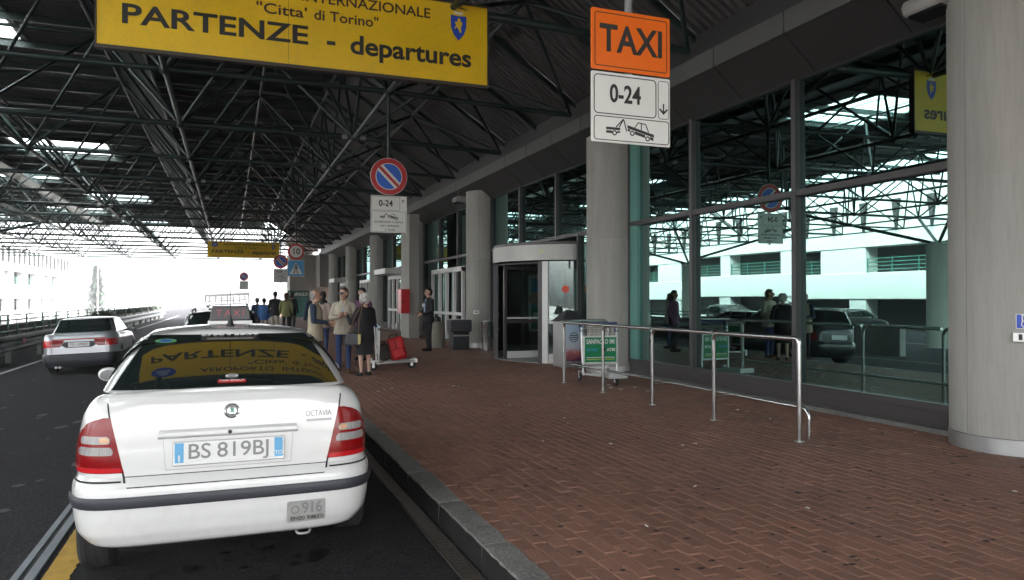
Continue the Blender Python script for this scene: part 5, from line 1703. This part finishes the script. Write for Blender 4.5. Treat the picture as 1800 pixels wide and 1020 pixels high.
arc(231, 284, DR - .05, DR + .0, .0, .22, 'bottom_rail', 'white_paint')
arc(231, 284, DR - .05, DR + .0, .92, 1.02, 'middle_rail', 'white_paint')
arc(231, 284, DR - .03, DR - .02, .22, .92, 'curved_glass', 'clear_glass'); arc(231, 284, DR - .03, DR - .02, 1.02, 2.37, 'curved_glass', 'clear_glass')
arc(256, 258.5, DR - .06, DR - .04, .22, 2.37, 'post', 'white_paint')
arc(110, 160, DR - .03, DR - .02, .12, 2.37, 'curved_glass', 'clear_glass'); arc(110, 160, DR - .05, DR + .0, .0, .12, 'bottom_rail', 'door_metal')
for a in (243, 256):
    x, y = (DR + .002) * math.cos(R(a)), (DR + .002) * math.sin(R(a))
    mb = MB(); mb.prism(circ(0, 0, .085, 22)[::-1], -.004, 0, 'xz'); M('dot_red', (0.75, 0.06, 0.02), 0.4); mb.build('warning_dot', 'dot_red', t, 0, loc=(x, y, 1.72), rot=(0, 0, R(a - 270)))
text('drum_mark', 'FA', .13, 'ad_yellow', t, ((DR + .035) * math.cos(R(226)), (DR + .035) * math.sin(R(226)), 2.6), (PI / 2, 0, R(226 - 270)), width=.13)
for ang in (182, 272, 2, 92):
    w = bpy.data.objects.new('door_wing', None); COL.objects.link(w); w.parent = t; w.rotation_euler = (0, 0, R(ang))
    mb = MB(); mb.box(.05, DR - .12, -.03, .03, 2.22, 2.32); mb.box(.05, DR - .12, -.03, .03, .9, .97); mb.box(.05, .13, -.03, .03, .02, 2.32); mb.box(DR - .2, DR - .12, -.03, .03, .02, 2.32); mb.build('wing_frame', 'frame', w, 0, .004)
    mb = MB(); mb.box(.13, DR - .2, -.025, .025, .03, .2); mb.box(.13, DR - .2, -.034, .034, 1.0, 1.04); mb.build('wing_rail', 'white_paint', w, 0)
    mb = MB(); mb.box(.13, DR - .2, -.004, .004, .2, .9); mb.box(.13, DR - .2, -.004, .004, 1.04, 2.22); mb.build('wing_glass', 'clear_glass', w, 0)
t = thing('hall_poster', 'blue and green advertising poster seen through the revolving door', 'poster', (8.75, 19.9, PAV))
mb = MB(); mb.box(-.62, .62, 0, .06, .55, 2.2); mb.build('board', 'white_paint', t, 0, .01)
mb = MB(); mb.box(-.56, .56, -.004, -.0005, 1.25, 2.1); b_ = mb.build('picture_sky', 'sign_cyan', t, 0)
mb = MB(); mb.box(-.56, .56, -.004, -.0005, .62, 1.24); mb.build('picture_grass', 'ad_green', t, 0)
M('skin_pic', (0.55, 0.36, 0.26), 0.5)
mb = MB(); mb.prism([(-.3 + .35 * math.cos(2 * PI * k / 24), 1.5 + .22 * math.sin(2 * PI * k / 24)) for k in reversed(range(24))], -.008, -.0045, 'xz'); mb.build('picture_shape', 'skin_pic', t, 0)
mb = MB(); mb.box(-.5, .5, -.008, -.0045, .95, 1.1); mb.build('picture_band', 'white_paint', t, 0)
for s in (-.55, .55):
    mb = MB(); mb.box(s - .03, s + .03, 0.0, .05, 0, .55); mb.build('leg', 'frame', t, 0)
# ================================================================== PEOPLE
import numpy as np
M('skin', (0.50, 0.29, 0.21), 0.55)
M('skin_leg', (0.50, 0.32, 0.24), 0.6)
M('hair_grey', (0.30, 0.29, 0.28), 0.8, var=0.3, vscale=60, bump=0.6, bscale=150)
M('hair_white', (0.52, 0.50, 0.47), 0.8, var=0.3, vscale=60, bump=0.6, bscale=150)
M('hair_dark', (0.018, 0.013, 0.011), 0.6)
M('hair_brown', (0.09, 0.045, 0.025), 0.65, var=0.2, vscale=50)
for nm_, c_ in (('beige', (0.50, 0.45, 0.36)), ('vest', (0.42, 0.36, 0.26)), ('navy', (0.03, 0.05, 0.09)), ('jeans', (0.03, 0.055, 0.15)), ('blackcloth', (0.014, 0.014, 0.018)),
                ('shirtblue', (0.34, 0.42, 0.62)), ('brownshoe', (0.13, 0.055, 0.02)), ('blackshoe', (0.012, 0.012, 0.012)), ('whitecloth', (0.6, 0.6, 0.58)), ('khaki', (0.42, 0.38, 0.30)),
                ('pinkgrey', (0.42, 0.32, 0.28)), ('bluecloth', (0.05, 0.14, 0.36)), ('olive', (0.22, 0.22, 0.09)), ('purple', (0.12, 0.04, 0.10)), ('greycloth', (0.10, 0.10, 0.11))):
    M(nm_, c_, 0.85, var=0.32, vscale=7, stretch=(1, 1, .5), bump=1.0, bscale=11)

class Fig:
    def __init__(s): s.p = []
    def cap(s, a, b, ra, rb, tg): s.p.append(('c', Vector(a), Vector(b), ra, rb, tg)); return s
    def ell(s, c, r, tg): s.p.append(('e', Vector(c), Vector(r), 0, 0, tg)); return s
    def cone(s, rows, tg): s.p.append(('k', rows, None, 0, 0, tg)); return s     # rows (z, cx, cy, rx, ry)
    def surface(s, voxel):
        mb = MB()
        for k, a, b, ra, rb, tg in s.p:
            if k == 'c':
                n = 3
                mb.tube([a.lerp(b, i / n) for i in range(n + 1)], [ra + (rb - ra) * i / n for i in range(n + 1)], 14)
                mb.ell(a, (ra,) * 3, 12, 8); mb.ell(b, (rb,) * 3, 12, 8)
            elif k == 'e': mb.ell(a, b, 18, 12)
            else:
                N = 22; vs = []; fs = []
                for z, cx, cy, rx, ry in a:
                    for j in range(N): vs.append((cx + rx * math.cos(2 * PI * j / N), cy + ry * math.sin(2 * PI * j / N), z))
                for i in range(len(a) - 1):
                    for j in range(N): fs.append((i * N + j, i * N + (j + 1) % N, (i + 1) * N + (j + 1) % N, (i + 1) * N + j))
                fs += [tuple(reversed(range(N))), tuple(range((len(a) - 1) * N, len(a) * N))]
                mb.add(vs, fs)
        me = mb.mesh('tmp', 'skin', 0)
        o = bpy.data.objects.new('tmp', me); COL.objects.link(o)
        r = o.modifiers.new('r', 'REMESH'); r.mode = 'VOXEL'; r.voxel_size = voxel; r.use_smooth_shade = True
        sm = o.modifiers.new('s', 'SMOOTH'); sm.factor = .5; sm.iterations = 3
        dg = bpy.context.evaluated_depsgraph_get()
        out = bpy.data.meshes.new_from_object(o.evaluated_get(dg))
        bpy.data.objects.remove(o); bpy.data.meshes.remove(me)
        return out
    def finish(s, name, voxel, parent):
        me = s.surface(voxel)
        me.name = name
        n = len(me.polygons)
        c = np.empty(n * 3); me.polygons.foreach_get('center', c); c = c.reshape(-1, 3)
        tags = []
        best = np.full(n, 9.0); idx = np.zeros(n, int)
        for k, a, b, ra, rb, tg in s.p:
            if tg not in tags: tags.append(tg)
            ti = tags.index(tg)
            if k == 'c':
                A, B = np.array(a), np.array(b); ab = B - A; L2 = max(ab @ ab, 1e-9)
                h = np.clip(((c - A) @ ab) / L2, 0, 1)
                d = np.linalg.norm(c - A - h[:, None] * ab, axis=1) - (ra + (rb - ra) * h)
            elif k == 'e':
                r_ = np.array(b); q = np.linalg.norm((c - np.array(a)) / r_, axis=1); d = (q - 1) * r_.min()
            else:
                zs = [w[0] for w in a]
                if zs[0] > zs[-1]: a = a[::-1]; zs = zs[::-1]
                f = lambda i: np.interp(c[:, 2], zs, [w[i] for w in a])
                rx, ry = f(3), f(4)
                q = np.sqrt(((c[:, 0] - f(1)) / rx) ** 2 + ((c[:, 1] - f(2)) / ry) ** 2)
                d = np.maximum((q - 1) * np.minimum(rx, ry), np.maximum(zs[0] - c[:, 2], c[:, 2] - zs[-1]))
            d = np.abs(d) if False else d
            m = d < best
            best[m] = d[m]; idx[m] = ti
        me.materials.clear()
        for tg in tags: me.materials.append(MATS[tg])
        me.polygons.foreach_set('material_index', idx.astype('int32'))
        me.polygons.foreach_set('use_smooth', np.ones(n, bool))
        o = bpy.data.objects.new(name, me); COL.objects.link(o); o.parent = parent
        return o

def hand(F, wrist, d, side, tg='skin', curl=.5):
    """palm and five fingers from the wrist in direction d; side = direction of the thumb"""
    w, d, sd = Vector(wrist), Vector(d).normalized(), Vector(side)
    sd = (sd - d * sd.dot(d)).normalized(); nn = d.cross(sd).normalized()
    F.cap(w, w + d * .075, .026, .030, tg)
    for i, L in enumerate((.072, .08, .075, .058)):
        base = w + d * .085 + sd * (.027 - .018 * i)
        mid = base + (d * (1 - curl * .3) + nn * curl * .6).normalized() * L * .5
        tip = mid + (d * (1 - curl) + nn * curl * 1.3).normalized() * L * .5
        F.cap(base, mid, .0098, .0092, tg); F.cap(mid, tip, .0092, .0078, tg)
    b = w + d * .03 + sd * .026
    F.cap(b, b + (d * .7 + sd * .8).normalized() * .04, .013, .0105, tg); F.cap(b + (d * .7 + sd * .8).normalized() * .04, b + (d * 1.0 + sd * .55 + nn * .2).normalized() * .072, .0105, .0085, tg)

def head(F, c, fwd, hair, style, k=1.0, female=False):
    c = Vector(c); f = Vector((fwd[0], fwd[1], 0)).normalized(); s = Vector((-f.y, f.x, 0)); up = Vector((0, 0, 1))
    P = lambda a, b, z: c + f * a * k + s * b * k + up * z * k
    F.cap(P(.0, 0, .03), P(-.02, 0, .035), .086 * k, .088 * k, 'skin')
    F.cap(P(.025, 0, -.02), P(.035, 0, -.075), .066 * k, .042 * k, 'skin')
    F.cap(P(.095, 0, .015), P(.112, 0, -.022), .010 * k, .015 * k, 'skin')
    F.cap(P(.082, -.018, -.058), P(.082, .018, -.058), .010 * k, .010 * k, 'skin')
    for q in (-1, 1):
        F.cap(P(-.005, q * .084, -.01), P(-.012, q * .088, .022), .012 * k, .015 * k, 'skin')
        F.cap(P(.083, q * .020, .034), P(.078, q * .045, .032), .010 * k, .009 * k, hair if not female else 'skin')
        F.ell(P(.086, q * .032, .012), (.009 * k,) * 3, 'blackshoe')
    if style == 'short':
        F.cap(P(-.018, 0, .058), P(-.045, 0, .02), .090 * k, .084 * k, hair); F.cap(P(-.045, 0, .0), P(-.055, 0, -.05), .074 * k, .055 * k, hair)
        F.cap(P(.035, -.035, .098), P(.035, .035, .098), .034 * k, .034 * k, hair)
    elif style == 'bald':
        F.cap(P(-.045, 0, .03), P(-.052, 0, -.045), .083 * k, .06 * k, hair)
        for q in (-1, 1): F.cap(P(-.02, q * .062, .035), P(-.04, q * .055, -.01), .034 * k, .03 * k, hair)
    elif style == 'curly':
        for i in range(26):
            a = i * 2.4; z = .13 - .19 * (i / 26); rr = .092 * math.sqrt(max(.05, 1 - ((z - .02) / .13) ** 2))
            x, y = rr * math.cos(a), rr * math.sin(a)
            if x > .055 and z < .075: continue
            F.ell(P(x - .012, y, z), (.036 * k,) * 3, hair)
    else:
        F.cap(P(-.02, 0, .06), P(-.04, 0, .02), .095 * k, .092 * k, hair); F.cap(P(-.05, 0, .0), P(-.06, 0, -.19), .088 * k, .062 * k, hair)
        F.cap(P(.035, -.035, .10), P(.035, .035, .10), .036 * k, .036 * k, hair)

def person(lab, loc, rz, h=1.72, top='beige', legs='jeans', shoes='blackshoe', hair='hair_dark', style='short', look=0.0, jacket=None, hem=.80, sleeve=None, elbows=None, wrists=None, shirt=None,
           skirt=None, stance=.12, stride=.0, voxel=.013, bulk=1.0, female=False, group=None, name='person', hands=True):
    k = h / 1.75
    t = thing(name, lab, 'person', loc, rz, group)
    F = Fig(); sleeve = sleeve or top
    V = lambda x, y, z: (x * k, y * k, z * k)
    # legs and shoes
    for q in (-1, 1):
        dy = q * stride
        hip, kn, an = V(q * .088, .0, .92), V(q * (.06 + stance * .35), -.015 + dy * .5, .50), V(q * stance * .8, .02 + dy, .10)
        leg = 'skin_leg' if skirt else legs
        F.cap(hip, kn, .083 * k * bulk, .060 * k * bulk, legs if not skirt else skirt); F.cap(kn, an, (.058 if not skirt else .050) * k * bulk, (.046 if not skirt else .034) * k, leg)
        F.cap(V(q * stance * .82, .035 + dy, .042), V(q * stance * .95, -.135 + dy, .034), .043 * k, .036 * k, shoes)
    # trunk
    F.cone([(.88 * k, 0, .01 * k, .165 * k * bulk, .118 * k * bulk), (1.0 * k, 0, .01 * k, .165 * k * bulk, .12 * k * bulk)], legs if not skirt else skirt)
    j = jacket or top
    F.cone([(z * k, 0, cy * k, rx * k * bulk, ry * k * bulk) for z, cy, rx, ry in ((.985, .005, .158, .118), (1.10, .0, .152, .115), (1.22, -.005, .168, .122), (1.33, -.003, .180, .122), (1.41, .005, .165, .105), (1.46, .012, .10, .075))], j)
    F.cap(V(-.135, .01, 1.415), V(.135, .01, 1.415), .062 * k * bulk, .062 * k * bulk, j)
    if hem < .98:
        F.cone([(hem * k, 0, .005 * k, .20 * k * bulk, .148 * k * bulk), (1.0 * k, 0, .005 * k, .180 * k * bulk, .136 * k * bulk), (1.2 * k, 0, -.002 * k, .176 * k * bulk, .130 * k * bulk), (1.36 * k, 0, .0, .182 * k * bulk, .124 * k * bulk)], j)
    if skirt:
        F.cone([(.46 * k, 0, .0, .205 * k, .165 * k), (.60 * k, 0, .0, .20 * k, .155 * k), (.85 * k, 0, .01 * k, .19 * k * bulk, .145 * k * bulk), (1.0 * k, 0, .01 * k, .165 * k * bulk, .125 * k * bulk)], skirt)
    if shirt:
        F.cone([(1.04 * k, 0, -.075 * k, .05 * k, .062 * k * bulk), (1.30 * k, 0, -.075 * k, .062 * k, .063 * k * bulk), (1.44 * k, 0, -.03 * k, .06 * k, .06 * k)], shirt)
    # arms
    el = elbows or ((-.255, .03, 1.13), (.255, .03, 1.13)); wr = wrists or ((-.25, -.07, .90), (.25, -.07, .90))
    for i, q in enumerate((-1, 1)):
        s_ = V(q * .185, .01, 1.405)
        F.cap(s_, V(*el[i]), .062 * k * bulk, .050 * k * bulk, sleeve); F.cap(V(*el[i]), V(*wr[i]), .048 * k * bulk, .036 * k, sleeve)
        if hands:
            d = (Vector(wr[i]) - Vector(el[i])).normalized()
            hand(F, Vector(V(*wr[i])) + d * .02, d, Vector((-q * .5, -.4, .6)))
    # neck and head
    F.cap(V(0, .015, 1.44), V(0, .0, 1.56), .055 * k, .052 * k, 'skin')
    fw = (math.sin(look), -math.cos(look))
    head(F, V(0, -.012, 1.635), fw, hair, style, k * 1.02, female)
    if jacket and not skirt:
        for q in (-1, 1): F.cap(V(q * .035, -.055, 1.47), V(q * .075, .0, 1.475), .020 * k, .022 * k, j)
    F.finish('body', voxel, t)
    return t
# --- the near group beside the taxi
p1 = person('grey haired man in beige vest over navy sweater standing behind taxi roof', (1.55, 14.75, PAV), R(72), 1.66, 'vest', 'blackcloth', 'blackshoe', 'hair_grey', 'bald', R(5), jacket='vest', hem=.72, sleeve='navy', bulk=1.12,
            elbows=((-.26, -.02, 1.13), (.25, .02, 1.13)), wrists=((-.13, -.27, 1.10), (.12, -.26, 1.06)), shirt='shirtblue')
p2 = person('man in beige jacket, sunglasses and blue jeans facing elderly woman', (2.17, 15.3, PAV), R(-16), 1.70, 'beige', 'jeans', 'brownshoe', 'hair_brown', 'short', R(-28), jacket='beige', hem=.80, bulk=1.08,
            elbows=((-.27, .03, 1.14), (.26, .02, 1.13)), wrists=((-.09, -.22, 1.16), (.08, -.22, 1.20)), shirt='shirtblue')
gl = MB(); gl.box(-.066, -.008, -.016, 0, -.02, .02); gl.box(.008, .066, -.016, 0, -.02, .02); gl.box(-.01, .01, -.014, -.004, .004, .012); gl.box(-.078, -.066, -.012, .09, .004, .014); gl.box(.066, .078, -.012, .09, .004, .014)
kk = 1.70 / 1.75
lk = R(-28)
g_ = gl.build('sunglasses', 'black_gloss', p2, 0, .006, loc=(math.sin(lk) * .102, -.012 * kk - math.cos(lk) * .102, 1.635 * kk + .015), rot=(0, 0, lk))
p3 = person('elderly woman in black jacket and skirt with white hair, back to camera', (2.46, 14.5, PAV), R(208), 1.58, 'blackcloth', 'blackcloth', 'blackshoe', 'hair_white', 'curly', R(-12), jacket='blackcloth', hem=.74, skirt='blackcloth', bulk=1.16, female=True, stance=.13,
            elbows=((-.27, -.02, 1.12), (.30, -.08, 1.14)), wrists=((-.20, -.22, 1.02), (.24, -.30, 1.28)))
t = thing('handbag', 'dark grey leather handbag hanging at the elderly woman side', 'handbag', (2.20, 14.30, PAV + .60), R(-14))
M('leather', (0.035, 0.035, 0.038), 0.45, var=0.2, vscale=12); M('strap_brown', (0.13, 0.075, 0.045), 0.6)
mb = MB(); mb.prism([(-.17, 0), (.15, .0), (.13, .24), (-.10, .27)], -.05, .05, 'xz'); mb.build('pouch', 'leather', t, 30, .03, seg=3)
mb = MB(); mb.box(.10, .15, -.062, .04, .03, .22); M('paper_yellow', (0.5, 0.42, 0.18), 0.7); mb.build('folded_paper', 'paper_yellow', t, 0, .004)
mb = MB(); mb.tube([(-.08, -.03, .24), (.02, -.05, .48), (.14, -.02, .74), (.20, .12, .83)], .011, 8); mb.tube([(.11, -.03, .22), (.12, -.06, .48), (.17, -.02, .72), (.20, .12, .83)], .011, 8); mb.build('strap', 'strap_brown', t, 50)
p4 = person('man in black suit with white badge standing in profile by the bins', (5.36, 20.8, PAV), R(-78), 1.80, 'blackcloth', 'blackcloth', 'blackshoe', 'hair_dark', 'short', R(-4), jacket='blackcloth', hem=.80, stance=.08,
            elbows=((-.25, -.02, 1.13), (.25, .0, 1.13)), wrists=((-.12, -.20, 1.06), (.12, -.22, 1.04)), shirt='shirtblue')
mb = MB(); mb.box(-.12, -.05, -.142, -.136, 1.27, 1.36); mb.build('badge', 'white_paint', p4, 0)
# --- people queueing further along the pavement
far = (
 ('dark haired woman in pale top and jeans behind the vest man', 2.25, 19.6, R(150), 1.66, dict(top='pinkgrey', legs='jeans', hair='hair_dark', style='long', female=True)),
 ('person in blue jeans and navy top at the back of near queue', 2.30, 22.6, R(200), 1.70, dict(top='navy', legs='jeans', hair='hair_brown')),
 ('dark haired person with purple scarf partly hidden by elderly woman', 3.02, 18.2, R(-30), 1.74, dict(top='purple', legs='blackcloth', hair='hair_dark', style='long', female=True)),
 ('person in bright blue top with backpack in the far group', 1.38, 33.5, R(160), 1.68, dict(top='bluecloth', legs='khaki')),
 ('dark clothed person standing at the left end of far group', 1.12, 34.2, R(200), 1.70, dict(top='navy', legs='blackcloth')),
 ('person in black shirt and khaki trousers in the far group', 1.75, 32.0, R(185), 1.78, dict(top='blackcloth', legs='khaki')),
 ('person with olive top and black trousers in the far group', 2.15, 31.5, R(170), 1.72, dict(top='olive', legs='blackcloth', hair='hair_brown', style='long', female=True)),
 ('dark suited person second from right in the far group', 2.50, 33.0, R(140), 1.76, dict(top='blackcloth', legs='blackcloth')),
 ('dark suited person at right end of the far group', 3.85, 33.6, R(220), 1.74, dict(top='navy', legs='blackcloth')),
)
for lab, x, y, rz, h, kw in far:
    z = PAV if x > 1.45 else road_z(x)
    person(lab, (x, y, z), rz, h, voxel=.022, group='people waiting further along the pavement', hands=False, **kw)
